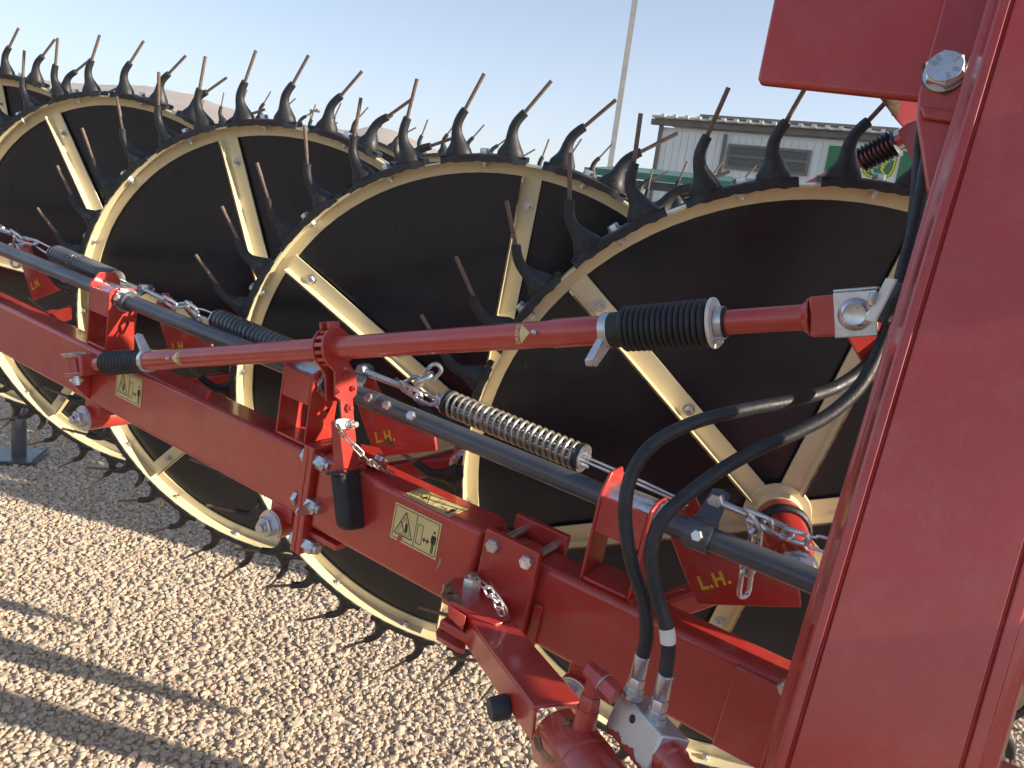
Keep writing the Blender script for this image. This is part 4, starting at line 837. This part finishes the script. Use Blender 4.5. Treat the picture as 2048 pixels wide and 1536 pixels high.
# box of the upper frame seen left of the mast
ub = at(1680, 90, .90); ubn = nz(fold+V((-.04, 0, .0))); UB = lambda x, y: onp(x, y, ub, ubn)
obj('upper_box_beam', MB().prism([UB(x, y) for x, y in ((1586, -190), (1515, 154), (1519, 163), (1838, 196), (1960, 205), (2040, -190))], -ubn*.014), M['red'], RK, bevel=.004, seg=3)
gs = obj('gusset', MB().prism([at(x, y, 1.12) for x, y in ((1752, 186), (1792, 240), (1812, 262), (1830, 318), (1880, 330), (1880, 180))], ray(1800, 230)*.012), M['red'], RK, bevel=.002)
obj('bare_patch', MB().prism([at(x, y, 1.1185) for x, y in ((1770, 196), (1786, 190), (1800, 206), (1802, 216), (1794, 234), (1784, 232))], ray(1790, 210)*.001), M['rust'], gs, smooth=0)
obj('gusset', MB().prism([at(x, y, 1.0) for x, y in ((1795, 262), (1812, 248), (1838, 238), (1880, 250), (1880, 420), (1850, 380), (1828, 330))], ray(1820, 300)*.015), M['red'], RK, bevel=.002)
# lug that carries the clevis
obj('mast_lug', MB().prism([at(x, y, .875) for x, y in ((1690, 668), (1760, 640), (1830, 560), (1830, 860), (1782, 820), (1742, 760))], ray(1760, 700)*.014), M['red'], RK, bevel=.002)
# far telescopic shaft of the other gang with its rubber boot
q0, q1 = at(1560, 405, 2.35), at(1860, 248, 2.05); fdv = nz(q1-q0)
FS = obj('telescopic_shaft', MB().cyl(q0, q1, .0195, 24), M['red'], RK)
b0_, b1_ = at(1722, 322, 2.19), at(1796, 282, 2.12); Lb = np.linalg.norm(b1_-b0_); pf = []
for k in range(9): t0 = Lb*k/9; pf += [(t0, .028), (t0+Lb/18, .0395+.0004*k)]
pf += [(Lb, .03)]
obj('rubber_boot', MB().lathe(b0_, fdv, pf, 30), M['hose'], FS); obj('hose_clamp', MB().lathe(b1_, fdv, [(0, .0275), (0, .03), (.018, .03), (.018, .0275)], 30, caps=False), M['zinc'], FS)
# ------------------------------------------------------------------ parking stand of the far arm
sb2 = at(38, 918, 1); tt = H/(-(ray(38, 921)[2])); B0 = O+ray(38, 921)*tt
ST = empty('support_stand', (B0[0], B0[1], 0), 'grey tube stand on square foot plate, on gravel at the left', 'stand')
obj('tube', MB().cyl((B0[0], B0[1], .03), (B0[0], B0[1], .62), .034, 24), M['pipe'], ST)
obj('foot_plate', MB().box((B0[0], B0[1], .026), (.105, .03, 0), (-.03, .105, 0), (0, 0, .006)).box((B0[0]+.09, B0[1]+.03, .034), (.004, .001, 0), (-.03, .105, 0), (0, 0, .012)), M['pipe'], ST, bevel=.003)

# ------------------------------------------------------------------ unseen sun blockers added right of view, in place of the centre frame
for nm, hx_, y0, y1, z0, z1 in (('shade_plate', .012, .80, 1.05, 1.04, 1.43), ('shade_plate', .012, .30, .72, 1.04, 1.297), ('shade_plate', .012, .30, .72, 1.320, 1.43), ('shade_strap', .009, .31, .555, 1.297, 1.32), ('shade_strap', .009, .605, .715, 1.297, 1.32), ('shade_tube', .05, .30, 1.24, 1.712, 1.86)):
    obj(nm, MB().box((.98, (y0+y1)/2, (z0+z1)/2), (hx_, 0, 0), (0, (y1-y0)/2, 0), (0, 0, (z1-z0)/2)), M['red'], RK, bevel=.004)  # added pieces, gaps shaped to let slits of sun onto the rake
obj('shade_post', MB().box((.98, .38, 1.05), (.048, 0, 0), (0, .05, 0), (0, 0, 1.0)), M['red'], RK, bevel=.006)
obj('shade_post', MB().box((1.09, .9, 2.2), (.055, 0, 0), (0, .13, 0), (0, 0, .4)), M['red'], RK, bevel=.006)  # added out of view to keep sun off the gussets

# ------------------------------------------------------------------ smoky air
hz = MB().box((0, 0, 110), (2600, 0, 0), (0, 2600, 0), (0, 0, 116)); hb = bpy.data.materials.new('haze_air'); hb.use_nodes = True
hn = hb.node_tree.nodes; hn.remove(hn['Principled BSDF']); pv = hn.new('ShaderNodeVolumePrincipled'); pv.inputs['Color'].default_value = (.90, .90, .95, 1); pv.inputs['Density'].default_value = .00046; pv.inputs['Anisotropy'].default_value = .1
hb.node_tree.links.new(pv.outputs[0], hn['Material Output'].inputs['Volume'])
tag(obj('haze', hz, hb, smooth=0), 'pale smoky haze over the far hills', 'haze', kind='stuff')
